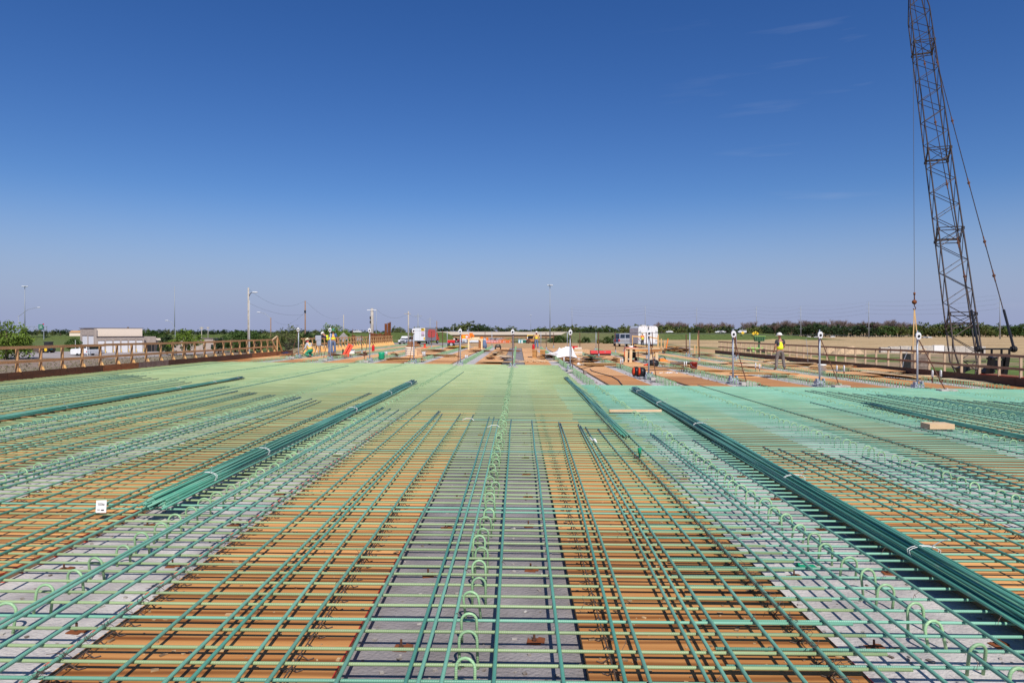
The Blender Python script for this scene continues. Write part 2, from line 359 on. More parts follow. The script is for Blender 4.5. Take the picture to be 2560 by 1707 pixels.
for i, x in enumerate(GIRD):
    t = thing('concrete_girder', 'concrete girder with a row of green hoops, ' + side_words(i, 5), 'girder', (x, 0, dk(x)), group='concrete bridge girders')
    ye = yend(x)
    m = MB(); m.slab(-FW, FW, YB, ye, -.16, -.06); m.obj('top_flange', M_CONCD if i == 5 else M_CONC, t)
    m = MB(); m.box((0, (YB + ye) / 2, -.77), (.18, ye - YB, 1.262)); m.obj('web', M_CONC, t)
    m = MB(); m.box((0, (YB + ye) / 2, -1.5), (.9, ye - YB, .2)); m.obj('bottom_flange', M_CONC, t)
edges = [(XL - .45, GIRD[0] - FW)] + [(GIRD[i] + FW, GIRD[i + 1] - FW) for i in range(11)] + [(GIRD[11] + FW, XR + .45)]
for i, (a, b) in enumerate(edges):
    where = 'outermost on the left' if i == 0 else 'outermost on the right' if i == 12 else ('%s bay %s of the middle girder' % (ORD[(5 - i) if i < 6 else i - 6], 'left' if i < 6 else 'right'))
    t = thing('plywood_form', 'plywood form strip, ' + where, 'plywood form', group='plywood deck form strips')
    ye = yend((a + b) / 2)
    yb = (39.6 if b < 2 else 27.4) + R.uniform(-.6, .6)
    m = MB(); m.slab(a, b, YB, yb, -.018, 0); m.obj('plywood_sheet', M_PLY, t)
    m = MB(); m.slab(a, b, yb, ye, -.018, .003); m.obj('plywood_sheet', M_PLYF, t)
    for s, e in ((a + .023, 1), (b - .023, -1)):
        m = MB(); m.slab(s - .02, s + .02, YB, ye, -.10, -.0182); m.obj('edge_timber', M_EDGE, t)
    if i in (4, 5, 6, 7, 3):                                     # red paint line along the sheet edge
        m = MB(); m.slab(b - .003, b + .0015, YB, 16, -.005, .0015); m.obj('painted_edge', M_REDL, t)

# ---- transverse bars
BR = 0.0095
def bar_mesh(name, ln, m, r=BR, seg=1.2, wob=.004, x0=0, n=8, droop=0.0):
    k = max(2, int(ln / seg)); b = MB()
    b.tube([(x0 + ln * i / k, R.uniform(-wob, wob), R.uniform(-wob, wob) * .4) for i in range(k + 1)], r, n)
    return b.mesh(name, m, True)
tilt = math.atan(CS)
ZT, ZLG = 0.050, 0.0695
PITCH = 0.178
def place_bar(me, name, x, y, dz, rz, label, cat, group, ry_=tilt):
    o = bpy.data.objects.new(name, me); col.objects.link(o)
    o.location = (x, y, dk(x) + dz); o.rotation_euler = (0, ry_, rz); return tag(o, label, cat, group)
XLB = XL + .12
lgm = [bar_mesh('bar_light_green', 1.95 - XLB, M_LG) for _ in range(4)]
tgm = [bar_mesh('bar_teal_cross', 17.0 - 1.06, M_TL) for _ in range(4)]
tlm = bar_mesh('bar_teal_long_cross', 1.95 - XLB, M_TL)
LLG = 'light green epoxy coated rebar lying crosswise on the left part of the mat'
LTG = 'teal epoxy coated rebar lying crosswise on the right part of the mat'
LTX = 'single teal rebar lying crosswise among the light green bars'
y = 0.35; k = 0; far = MB(); far_m = []
def far_bar(x0, x1, y, mi):
    n0 = len(far.f); q = 9
    far.tube([(lp(x0, x1, i / q), y + R.uniform(-.004, .004), dk(lp(x0, x1, i / q)) + ZT) for i in range(q + 1)], BR, 6); far_m.extend([mi] * (len(far.f) - n0))
while y < 34.5:
    teal = k in (15, 16, 20, 33, 34, 51, 70); xj, yj = R.uniform(-.05, .08), R.uniform(-.014, .014) * (1 if y < 10 else 2.4)
    if y > 19.6: far_bar(XLB + xj, 1.95 + xj, y + yj, 0)
    else: place_bar(tlm if teal else R.choice(lgm), 'rebar', XLB + xj, y + yj, ZT, R.uniform(-.0012, .0012),
              LTX if teal else LLG, 'rebar', 'teal bars among the light green crosswise bars' if teal else 'light green crosswise rebars')
    y += PITCH; k += 1
y = 0.35 + .024
while y < 21.7:
    xj, yj = R.uniform(-.03, .06), R.uniform(-.012, .012)
    if y > 15.5: far_bar(1.06 + xj, 17 + xj, y + yj, 1)
    else: place_bar(R.choice(tgm), 'rebar', 1.06 + xj, y + yj, ZT, R.uniform(-.001, .001), LTG, 'rebar', 'teal crosswise rebars')
    y += PITCH
o = far.obj('far_rebars', [M_LG, M_TL], smooth=True); o.data.polygons.foreach_set('material_index', far_m)
stuff(tag(o, 'distant crosswise bars of the mat, light green at left and teal at right', 'rebars'))

# ---- lengthwise bars: (x near, x far, y far[, y near])
LB = [(-14.5, -14.5, 35.3, 8), (-14.0, -14.0, 23.9, 8), (-13.65, -13.65, 23.8, 8), (-13.3, -13.3, 23.6, 8), (-13.05, -13.05, 23.5, 8), (-12.8, -12.8, 23.5, 8),
 (-12.45, -12.45, 22.6, 7), (-12.1, -12.1, 22.5, 7), (-11.7, -11.7, 22.2, 7), (-11.2, -11.12, 34, 6), (-10.8, -10.75, 21.6, 6), (-10.3, -10.3, 21.1, 6), (-9.95, -9.95, 20.8, 6),
 (-9.55, -9.5, 20.3, 6), (-8.3, -8.35, 19.5, 5), (-8.15, -8.2, 19.4, 5), (-7.74, -7.84, 31.5, 4), (-7.5, -7.45, 18.1, 4), (-7.28, -7.4, 18, 4), (-7.0, -6.95, 17.7, 3), (-6.8, -6.8, 17.6, 3),
 (-6.62, -6.7, 17.5, 3), (-6.3, -6.2, 17.1, 3), (-6.02, -6.06, 17, 3), (-5.62, -5.45, 16.7, 2), (-5.42, -5.3, 16.6, 2), (-5.2, -5.24, 16.5, 2), (-4.8, -4.9, 16.2, 1), (-4.4, -4.7, 15.9, 1), (-4.02, -4.53, 15.7, 1),
 (-3.8, -3.9, 17.9, 0), (-3.67, -3.83, 17.8, 0), (-3.48, -3.55, 15.2, 0), (-3.3, -3.42, 10.5, 0), (-2.83, -2.90, 14.6, 0), (-2.78, -2.86, 14.5, 0), (-2.63, -2.68, 14.3, 0), (-2.45, -2.47, 14.1, 0), (-2.27, -2.22, 27.7, 0),
 (-1.86, -2.01, 14.07, 0), (-1.64, -1.62, 13.95, 0), (-1.5, -1.59, 13.9, 0), (-1.24, -1.5, 13.5, 0), (-1.165, -1.144, 13.5, 0), (-.829, -.884, 13.36, 0), (-.515, -.554, 13.1, 0), (-.465, -.467, 13.05, 0), (-.355, -.366, 12.7, 0),
 (-.113, -.137, 12.7, 0), (.203, .243, 12.6, 0), (.40, .727, 12.4, 0), (.56, .755, 12.25, 0), (.82, 1.06, 12.1, 0), (.934, 1.09, 12.0, 0), (1.05, 1.155, 11.8, 0), (1.35, 1.358, 11.6, 0), (1.53, 1.66, 25, 0), (1.74, 1.78, 21.8, 0),
 (1.95, 2.14, 11.1, 0), (2.12, 2.17, 11, 0), (2.28, 2.42, 10.96, 0), (2.48, 2.69, 10.5, 0), (2.76, 2.93, 10.35, 0),
 (3.45, 3.55, 9.9, 0), (3.62, 3.71, 9.75, 0), (3.9, 3.98, 9.6, 0), (4.12, 4.16, 9.4, 0), (4.3, 4.37, 9.3, 0), (4.6, 4.64, 9.2, 1), (4.8, 4.85, 9, 1), (5.05, 5.08, 8.85, 1), (5.3, 5.3, 8.7, 1), (5.5, 5.52, 8.6, 1),
 (5.76, 5.75, 21.9, 1), (6.95, 7.1, 16.6, 2)] + [(x, x + R.uniform(-.04, .04), yf, 6) for x, yf in
 ((8.4, 20), (8.63, 20.1), (8.97, 19.8), (9.13, 19.5), (9.43, 19.2), (9.73, 19.15), (9.95, 19), (10.2, 18.9), (10.4, 18.6), (10.6, 18.3), (10.75, 18.2), (10.9, 18.06), (11.2, 17.9), (11.4, 17.7), (11.57, 17.4), (11.9, 17.37), (12.05, 17.3), (12.4, 17.2), (12.6, 17.1), (12.85, 17), (13.1, 16.9), (13.35, 16.9))]
LNEAR = {True: 'teal rebar lying lengthwise over the light green crosswise bars', False: 'teal rebar lying lengthwise over the teal crosswise bars'}
LLONG = 'long dark green rebar running lengthwise far beyond its neighbours'
for x0, x1, yf, yn in LB:
    ln = yf - (yn - .9); me = bar_mesh('bar_lengthwise', ln, M_TL if R.random() < .75 else M_TD, .0105, 1.5, .006)
    a = math.atan2(yf - yn + .9, x1 - x0)
    xs_ = x0
    lg = yf > 21.5 and yn < 9 and abs(x1) < 15 and (x0, yf) in [(-14.5, 35.3), (-11.2, 34), (-7.74, 31.5), (-2.27, 27.7), (1.53, 25), (1.74, 21.8), (5.76, 21.9)]
    o = bpy.data.objects.new('rebar', me); col.objects.link(o)
    o.location = (xs_, yn - .9, dk(xs_) + ZLG); o.rotation_euler = (0, 0, a)
    if lg: tag(o, LLONG, 'rebar', 'long lengthwise rebars')
    else: tag(o, LNEAR[x0 < 1.3], 'rebar', 'lengthwise rebars over the %s crosswise bars' % ('light green' if x0 < 1.3 else 'teal'))

# ---- slab bolsters (wire chairs) under the mat
for bx, y1, lab in ((-2.22, 27.5, 'brown wire bar support chair along the edge of the plywood left of the middle girder'), (-1.12, 14, 'brown wire bar support chair on plywood just left of the middle girder'),
                (.47, 14, 'brown wire bar support chair on plywood just right of the middle girder'), (1.57, 24.5, 'brown wire bar support chair under the bar beside the second concrete strip on the right'),
                (-4.85, 16, 'brown wire bar support chair in the second plywood bay on the left'), (4.2, 10, 'brown wire bar support chair in the second plywood bay on the right')):
    m = MB(); y = 1.0; m.tube([(bx, 1, dk(bx) + .037), (bx, y1, dk(bx) + .037)], .004, 5)
    while y < min(y1, 16):
        j = R.uniform(-.012, .012)
        for s in (-1, 1):
            m.tube([(bx, y, dk(bx) + .038), (bx + s * .030 + j, y + .012, dk(bx) + .004), (bx + s * .055 + j, y + .03, dk(bx) + .006)], .0035, 4)
        y += .125
    tag(m.obj('slab_bolster', M_BOLST), lab, 'bar support', 'wire bar supports')

# ---- wire ties, one mass of tiny loops on the crossings of the tied bars
m = MB()
for bx in (-2.25, 1.56, -7.8, 5.76, -11.15):
    y = .35
    while y < 14:
        for q in range(2):
            c = Vector((bx + R.uniform(-.03, .03), y + R.uniform(-.02, .02), dk(bx) + .075)); a = R.uniform(0, 6.3)
            m.tube([c + Vector((math.cos(a + t) * .022, math.sin(a + t) * .022, .012 * math.sin(2 * t))) for t in (0, 1, 2, 3, 4)] + [c + Vector((math.cos(a) * .06, math.sin(a) * .06, .02))], .0016, 3)
        y += PITCH
for k in range(420):
    bx = R.choice([-2.25, 1.56, R.choice([x for x, _, yf, yn in LB if abs(x) < 6])]); y = .35 + PITCH * R.randrange(0, 60); c = Vector((bx, y + .01, dk(bx) + .078)); a = R.uniform(0, 3)
    m.tube([c + Vector((-.022, -.02, -.02)), c + Vector((0, 0, .008)), c + Vector((.022, .02, -.02))], .0016, 3); m.tube([c, c + Vector((.03 * math.cos(a), .03 * math.sin(a), .022))], .0014, 3)
stuff(tag(m.obj('tie_wires', M_BOLST), 'thin brown tie wires twisted round the bar crossings', 'tie wire'))

# ---- green hoops (stirrups) rising from the girders
def hoop_mesh(m, c=(0, 0, 0), n=8, s=8, r=.0088, w=.05, h=.155, z0=-.065, lean=0.0, rz=0.0):
    pts = [(-w, 0, z0), (-w, 0, h - w)] + [(-w * math.cos(a), 0, h - w + w * math.sin(a)) for a in [math.pi * i / s for i in range(1, s)]] + [(w, 0, h - w), (w, 0, z0)]
    cs, sn = math.cos(rz), math.sin(rz); c = Vector(c)
    return m.tube([c + Vector((x * cs, x * sn + lean * z, z)) for x, y, z in pts], r, n)
hoops = []
for x in GIRD:
    y = 1.5 + R.uniform(0, .2); mat_end = 34.5 if x < 1.9 else 21.7
    while y < yend(x) - .5:
        hoops.append((x + R.uniform(-.035, .035), y, R.uniform(-.10, .10), R.uniform(-.02, .02)))
        y += R.uniform(.25, .31) if y < mat_end else R.uniform(.12, .17)
def inframe(x, y): return y > 2.6 and -1310 < x * F / y < 1290 and y < 300
hoops.sort(key=lambda h: (not inframe(h[0], h[1]), h[1]))
hm = [hoop_mesh(MB(), w=w, h=h).mesh('hoop', M_HP, True) for w, h in ((.052, .104), (.048, .112), (.056, .11), (.050, .094), (.046, .117))]
hmc = [hoop_mesh(MB(), w=w, h=h, r=.008).mesh('hoop', M_HP, True) for w, h in ((.045, .122), (.041, .135), (.047, .128), (.043, .112))]
for x, y, rz, dx in hoops[:290]:
    o = bpy.data.objects.new('stirrup_hoop', R.choice(hmc if abs(x + .28) < .2 else hm)); col.objects.link(o); o.location = (x, y, dk(x)); o.rotation_euler = (R.uniform(-.2, .2), tilt + R.uniform(-.12, .12), rz * 2)
    tag(o, 'light green rebar hoop standing up from a girder within the near mat', 'rebar hoop', 'green hoops in the near mat')
m = MB()
for x, y, rz, dx in hoops[290:]: hoop_mesh(m, (x, y, dk(x)), 5, 5, .0075, .05, 0.108 if y < (34.5 if x < 1.9 else 21.7) else .165, rz=rz)
stuff(tag(m.obj('far_hoops', M_HP), 'dense rows of light green rebar hoops on the far girders', 'rebar hoops'))

# ---- bundles of bars lying on the mat
def bundle(x0, y0, x1, y1, nbar, w, label, m, ties, flat=False):
    ln = math.hypot(x1 - x0, y1 - y0); a = math.atan2(y1 - y0, x1 - x0)
    t = thing('rebar_bundle', label, 'rebar bundle', (x0, y0, dk(x0) + .08), a, 'bundles of rebar on the mat')
    rows = []; left = nbar; row = 0; wd = w
    while left > 0:
        k = min(left, max(1, int(wd / .0225))); rows.append(k); left -= k; wd -= .045 if not flat else .0; row += 1
    P = [((j - (k - 1) / 2) * .0228, .011 + q * .0205) for q, k in enumerate(rows) for j in range(k)]
    for (u, v) in P:
        e0, e1 = R.uniform(-.14, .16), R.uniform(-.25, .22); q = []
        S = 9
        ph = R.uniform(0, 6.28); am = R.uniform(.006, .04)
        for i in range(S + 1):
            s = i / S; pull = 1 - .16 * abs(math.sin(s * math.pi * 5))
            q.append((e0 + (ln - e0 + e1) * s, u * pull + am * math.sin(ph + s * 7), max(.0105, v * (pull * .5 + .5) + abs(am) * .4 * math.sin(ph * 2 + s * 9))))
        b = MB(); b.tube(q, .0105, 7); b.obj('bundled_bar', R.choice((m, m, M_TL)), t, True)
    H = (len(rows) * .0205 + .004) * .90
    for s in ties:
        b = MB(); hw = w / 2 * .86 + .006
        for d in (0, .028):
            b.tube([(s * ln + d, hw * math.cos(f) * (1.0 if 0 < f < math.pi else .9), max(-.004, H * .5 + (H * .52) * math.sin(f))) for f in [math.pi * 2 * i / 16 for i in range(17)]], .0028, 4)
        b.tube([(s * ln, -hw * .4, H), (s * ln - .04, -hw * .7, H + .05), (s * ln - .10, -hw * .9, H + .085)], .004, 4)
        b.obj('white_tie', M_WHITEP, t)
bundle(-3.28, 6.1, -3.27, 21.3, 36, .26, 'thick teal rebar bundle with cut ends, left of the camera beside hoops', M_TD, (.07, .17, .48, .72, .93))
bundle(2.88, 2.3, 3.32, 19.4, 38, .27, 'thickest dark green rebar bundle with white ties, lying right of the camera', M_TD, (.155, .30, .55, .76, .94))
bundle(-8.98, 7.0, -9.16, 22.6, 24, .225, 'long dark green rebar bundle with white ties on the far left of the mat', M_TD, (.42, .72, .86, .97))
bundle(1.70, 10.7, 1.72, 24.6, 7, .15, 'flat narrow layer of loose teal bars right of the centre of the mat', M_TD, (), True)
bundle(7.95, 6.0, 8.18, 16.0, 14, .2, 'dark green rebar bundle at the right edge resting by a timber block', M_TD, ())

# ---- small things on the near mat
def tagmat():
    m = mat('paper_tag', (.8, .8, .78), .6, var=.02); return m
t = thing('paper_tag', 'white paper tag with black print standing on the bars at left', 'tag', deck(253, 1281, .07), .1)
m = MB(); m.box((0, 0, .055), (.088, .002, .108), Matrix.Rotation(-.12, 3, 'X')); m.obj('card', tagmat(), t)
m = MB(); m.box((0, .008, .106), (.088, .003, .006)); m.obj('yellow_edge', M_YEL, t)
m = MB()
for q, (a, b, z) in enumerate(((-.03, .02, .085), (-.03, .03, .075), (-.032, -.005, .03), (.0, .03, .026), (.012, .036, .08))): m.box(((a + b) / 2, -.009 + z * .0, z), ((b - a) * .8, .002, .0025 + (q == 3) * .005))
o = m.obj('printed_lines', M_BLACK, t); o.location = (0, -.0005, 0)
t = thing('plastic_tube', 'small bright green plastic cap upright on a bar right of centre', 'plastic cap', deck(1599, 1143, .08))
m = MB(); m.lathe([(.012, 0), (.014, .05), (.022, .055), (.026, .12), (.024, .125)], n=12); m.obj('cap', M_GREEN, t, True)
t = thing('green_plate', 'flat green plastic plate lying on the concrete strip at right', 'plastic plate', deck(2018, 1418, -.058), .05)
m = MB(); m.box((0, 0, .004), (.14, .10, .008)); m.box((-.05, .05, .012), (.03, .02, .012)); m.obj('plate', M_GREEN, t, bevel=.003)
t = thing('timber_block', 'short pale timber block under the dark green bundle at the right edge', 'timber block', deck(2356, 1073, .08), -.03)
m = MB(); m.box((0, .15, .045), (.43, .3, .09)); m.obj('block', M_LUMP, t, bevel=.006)
t = thing('lumber_stick', 'pale one metre stick of lumber lying across the bars right of centre', 'lumber', deck(1588, 1030, .075), .02)
m = MB(); m.box((0, 0, .03), (1.08, .09, .045)); m.obj('stick', M_LUMP, t, bevel=.004)
t = thing('white_strap', 'crumpled white strip of plastic caught on the bars in the centre', 'plastic strip', deck(1480, 1105, .09))
m = MB(); m.tube([(-.05, .1, .03), (-.02, .05, .06), (.01, 0, .02), (.03, -.06, .05), (.06, -.12, .01)], [.004, .008, .012, .02, .006], 5); m.obj('strip', M_WHITEP, t, True)
for px, py in ((1172, 1050), (1236, 1068)):
    t = thing('tie_scrap', 'white curled scrap of tie on the bars %s of the centre hoops' % ('well left' if px < 1200 else 'just left'), 'scrap', deck(px, py, .08))
    m = MB(); m.tube([(-.12, 0, .0), (-.05, .04, .03), (.05, .03, .03), (.1, -.05, 0)], .006, 4); m.obj('scrap', M_WHITEP, t, True)

# ---- sawdust, chips and crumbs of concrete, and orange paint marks
m = MB(); m2 = MB()
for k in range(1500):
    y = 2.6 + 11 * R.random() ** 1.6; x = R.uniform(-.8, .8) * y; g = any(abs(x - q) < FW for q in GIRD); z = dk(x) + (-.0595 if g else .0005); s = R.uniform(.006, .022)
    (m if g else m2).box((x, y, z + s * .2), (s * R.uniform(.6, 2.2), s, s * .4), Matrix.Rotation(R.uniform(0, 3), 3, 'Z'))
stuff(tag(m.obj('concrete_crumbs', mat('crumbs', (.55, .52, .48), .9, c2=(.10, .07, .055), scale=9)), 'crumbs of concrete and rust lying on the girder tops', 'crumbs'))
stuff(tag(m2.obj('wood_chips', mat('chips', (.62, .42, .22), .9, c2=(.12, .07, .04), scale=9)), 'wood chips and dirt lying on the plywood', 'wood chips'))
m = MB()
for x in (-2.27, 1.74, -3.56):
    y = 2.4
    while y < 11:
        if R.random() < .75: m.tube([(x, y - .018, dk(x) + ZLG), (x, y + .018, dk(x) + ZLG)], .0125, 6) if x in (-2.27, 1.53) else m.box((x + R.uniform(-.02, .02), y, dk(x) - .0585), (.06, .018, .002), Matrix.Rotation(R.uniform(-.6, .6), 3, 'Z'))
        y += PITCH
stuff(tag(m.obj('orange_marks', M_REDO), 'orange paint dabs on bars and concrete marking the bar spacing', 'paint marks'))

# ---- rusty hanger plates with a stud on the girder edges
pl = MB(); pl.box((0, 0, -.056), (.08, .075, .006)); pl.box((.04, .012, -.052), (.04, .05, .009), Matrix.Rotation(.12, 3, 'Y')); plm = pl.mesh('plate', M_RUSTR)
st = MB(); st.lathe([(.014, -.053), (.014, -.042), (.007, -.041), (.007, -.008)], n=6); stm = st.mesh('stud', M_RUST)
n = 0
for x in GIRD:
    for s in (-.37, .37):
        y = 2.7 + (.1 if s > 0 else 0)
        while y < (34 if x < 2.4 else 30):
            if inframe(x + s, y) and n < 280 and (y < 14 or 2 < x < 13 and y > 21 or abs(x) < 1):
                r = bpy.data.objects.new('hanger_plate', None); col.objects.link(r); r.location = (x + s, y + R.uniform(-.04, .04), dk(x + s)); r.rotation_euler.z = R.uniform(-.25, .25)
                tag(r, 'small rusty steel plate with an upright stud on a concrete girder top', 'hanger plate', 'rusty hanger plates')
                for nm, me in (('plate', plm), ('stud', stm)):
                    q = bpy.data.objects.new(nm, me); col.objects.link(q); q.parent = r
                n += 1
            y += 1.12
# ================================================================ EDGE FORMS AND TIMBER GUARD RAILS
def fence(name, label, X, ys_, sgn, m_rail, m_post, gusset=False, z0=0.0, foot=True):
    t = thing(name, label, 'guard rail')
    d = dk(X); y0, y1 = ys_[0] - .6, ys_[-1] + .6
    for z, nm in ((1.04, 'top_rail'), (.60, 'middle_rail')):
        b = MB(); L_ = 4.88; y = y0; j = 0
        while y < y1:
            e = min(y + L_, y1); b.bar((X - sgn * .025, y, d + z + R.uniform(-.012, .012)), (X - sgn * .025, e - .004, d + z + R.uniform(-.012, .012)), .04, .092); y = e
        b.obj(nm, m_rail, t)
    for y in ys_:
        yy = y + R.uniform(-.03, .03); lean = R.uniform(-.02, .02)
        b = MB(); b.bar((X + sgn * .02, yy, d + .02 - .35 * (not gusset)), (X + sgn * .02 + lean, yy + R.uniform(-.02, .02), d + 1.085), .09, .042, (0, 1, 0)); b.obj('post', m_post, t)
        if gusset:
            b = MB(); b.prism([(X, d - .02), (X - sgn * .34, d - .02), (X - sgn * .04, d + .42), (X, d + .42)], yy + .03, yy + .07, 'y'); b.obj('gusset', M_LUMY, t)
        elif foot:
            b = MB(); b.prism([(X - .09, d + .275), (X + .10, d + .275), (X + .05, d + .40), (X - .03, d + .40)], yy + .022, yy + .06, 'y'); b.obj('foot_block', M_LUMY, t)
    return t
M_LUMY = mat('bright_lumber', (0.80, 0.52, 0.22), 0.7, c2=(0.68, 0.40, 0.14), scale=4)
fence('guard_rail', 'orange brown timber guard rail along the left edge of the deck', XL - .06, [2.2 + 1.075 * i for i in range(40)], -1, M_RAIL, M_RAIL)
fence('guard_rail', 'timber guard rail with bright triangular gussets far along the left edge', XL - .06, [50.2 + 1.1 * i for i in range(33)], -1, M_LUM, M_LUM, True)
fence('guard_rail', 'weathered timber guard rail along the right edge of the deck', XR + .06, [2.4 + 1.06 * i for i in range(54)], 1, M_RAILR, M_POSTR, foot=False)
t = thing('edge_form', 'brown plywood edge form standing along the left edge of the deck', 'edge form')
for i in range(19):
    y0 = 2.3 + 2.42 * i - .6; m = M_BROWNL if i in (10, 16, 17) else M_GREYB if i == 11 else M_BROWNB
    b = MB(); b.box((XL, y0 + 1.2, dk(XL) + .135), (.022, 2.40, .30), Matrix.Rotation(R.uniform(-.01, .01), 3, 'Y')); b.obj('form_panel', m, t)
b = MB(); b.box((XL - .075, 24, dk(XL) + .235), (.12, 46, .04)); b.obj('backing_timber', M_EDGE, t)
t = thing('edge_form', 'brown plywood edge form standing along the right edge of the deck', 'edge form')
for i in range(24):
    y0 = 2.0 + 2.42 * i; m = M_BROWNL if i in (7, ) else M_BROWNB
    b = MB(); b.box((XR, y0 + 1.2, dk(XR) + .135), (.022, 2.40, .31), Matrix.Rotation(R.uniform(-.012, .012), 3, 'Y')); b.obj('form_panel', m, t)
b = MB(); b.box((XR + .075, 31, dk(XR) + .235), (.12, 58, .04)); b.obj('backing_timber', M_EDGE, t)
# a loose A shaped brace of boards by the left rail
p = deck(716, 884)
t = thing('board_brace', 'triangular brace of three boards leaning on the left guard rail', 'brace', (XL + .02, 44.3, dk(XL) + .27))
b = MB(); b.bar((-.05, -.6, .75), (.05, .1, .0), .09, .04); b.bar((-.05, -.6, .75), (-.02, .25, 1.0), .09, .04); b.obj('long_board', M_LUMP, t)
b = MB(); b.bar((-.02, .25, 1.0), (.05, 1.0, .0), .09, .04); b.bar((-.02, .25, .98), (.05, .1, .02), .07, .04); b.obj('short_board', M_RAIL, t)

# ================================================================ LIFELINE POSTS
row1 = [(i, y) for i, y in zip(range(12), (42, 39.5, 37.8, 36.4, 34.4, 33.2, 31.2, 26.3, 24.4, 23.4, 22.2))]
POSTG = []
def lifeline_post(x, y, h, head, label, brace=True, plate=True, group='galvanised lifeline posts'):
    t = thing('lifeline_post', label, 'lifeline post', (x, y, dk(x) - .04), group=group)
    b = MB(); b.tube([(0, 0, .0), (R.uniform(-.012, .012), 0, h)], .030, 10); b.obj('post_tube', M_GALV, t, True)
    b = MB(); b.box((0, 0, .12), (.30, .26, .10)); b.box((0, 0, .02), (.40, .34, .025)); b.box((-.11, -.05, .19), (.05, .16, .14)); b.box((.11, -.05, .19), (.05, .16, .14)); b.tube([(-.16, -.1, .14), (.16, -.1, .14)], .018, 6); b.obj('base_clamp', M_GALV, t, bevel=.008)
    if head:
        b = MB(); b.prism([(-.04, h - .24), (-.085, h - .16), (-.085, h - .06), (-.045, h), (.045, h), (.085, h - .06), (.085, h - .16), (.04, h - .24)], -.085, -.03, 'y'); b.obj('pulley_head', M_WHITE, t, bevel=.012)
        b = MB(); b.lathe([(.042, -.012), (.042, .012)], (0, -.092, h - .12), 12, 'y'); b.obj('pulley_hub', M_BLACK, t)
        b = MB(); b.tube([(0, 0, h), (0, 0, h + .07)], .022, 8); b.obj('top_stub', M_GALV, t)
    if brace:
        b = MB(); b.tube([(.0, -.05, h - .2), (.0, -1.45, .12)], .017, 6); b.obj('brace_rod', M_RUST, t)
    if plate:
        b = MB(); b.box((.02, -1.5, .09), (.50, .30, .10)); b.box((.02, -1.5, .15), (.05, .05, .06)); b.obj('foot_plate', M_BLOCKC, t, bevel=.01)
    return t
for i, y in row1:
    x = GIRD[i]
    lifeline_post(x, y, 1.86, True, 'galvanised lifeline post with white pulley head, %s from the left in the near row' % ORD[i])
row2 = [(2, 79), (3, 77), (4, 75.5), (6, 72), (7, 70), (8, 67.5), (9, 66), (10, 51.7), (11, 49)]
for k, (i, y) in enumerate(row2):
    lifeline_post(GIRD[i], y, 1.8, False, 'plain galvanised post, %s from the left in the far row' % ORD[k], False, False, 'plain galvanised posts')
cab = [(GIRD[i], y - .05, dk(GIRD[i]) + 1.73) for i, y in row1]
b = MB(); q = []
for i in range(len(cab) - 1):
    a, c = Vector(cab[i]), Vector(cab[i + 1])
    for s in range(6): q.append(a.lerp(c, s / 6) - Vector((0, 0, .05 * math.sin(math.pi * s / 6))))
b.tube(q + [Vector(cab[-1])], .006, 4); tag(b.obj('lifeline_cable', M_WIRE), 'thin dark lifeline cable strung between the near row of white pulley heads', 'cable')
b = MB(); q = [(GIRD[i], y, dk(GIRD[i]) + 1.74) for i, y in row2]; b.tube(q, .007, 4)
tag(b.obj('lifeline_cable', M_WIRE), 'thin dark lifeline cable strung along the far row of plain posts', 'cable')
# rusty pipe posts: (px, py top, py bottom)
pipes = [(882, 822, 866), (905, 838, 884), (1029, 828, 871), (1079, 829, 869), (1107, 827, 876), (1213, 828, 868), (1285, 829, 879), (1366, 832, 874), (1384, 831, 869), (1450, 830, 881), (1497, 830, 893), (1539, 830, 882), (1617, 832, 897), (1632, 830, 893), (1716, 836, 890), (1748, 826, 903), (1840, 832, 901), (2049, 833, 921)]
for k, (px, a, c) in enumerate(pipes):
    p = deck(px, c, -.03); h = (c - a) / F * p.y; big = px > 1700
    t = thing('rusty_post', 'slim rusty pipe post on a girder, %s' % ('number %d counted from the left' % (k + 1) if False else ('%s from the left' % ORD[k] if k < 9 else '%s from the right' % ORD[len(pipes) - 1 - k])), 'rusty post', p, group='rusty pipe posts')
    b = MB(); b.tube([(0, 0, .06), (R.uniform(-.05, .01), 0, h)], .038 if big else .030, 8); b.obj('pipe', M_RUST, t, True)
    b = MB(); b.lathe([(.14, 0), (.14, .05), (.055, .06), (.05, .26)], n=10); b.obj('base_sleeve', M_GALV, t)
    if px == 1840:
        b = MB(); b.tube([(.05, .05, .1), (-.08, .02, h)], .03, 8); b.obj('leaning_pipe', M_RUSTR, t)
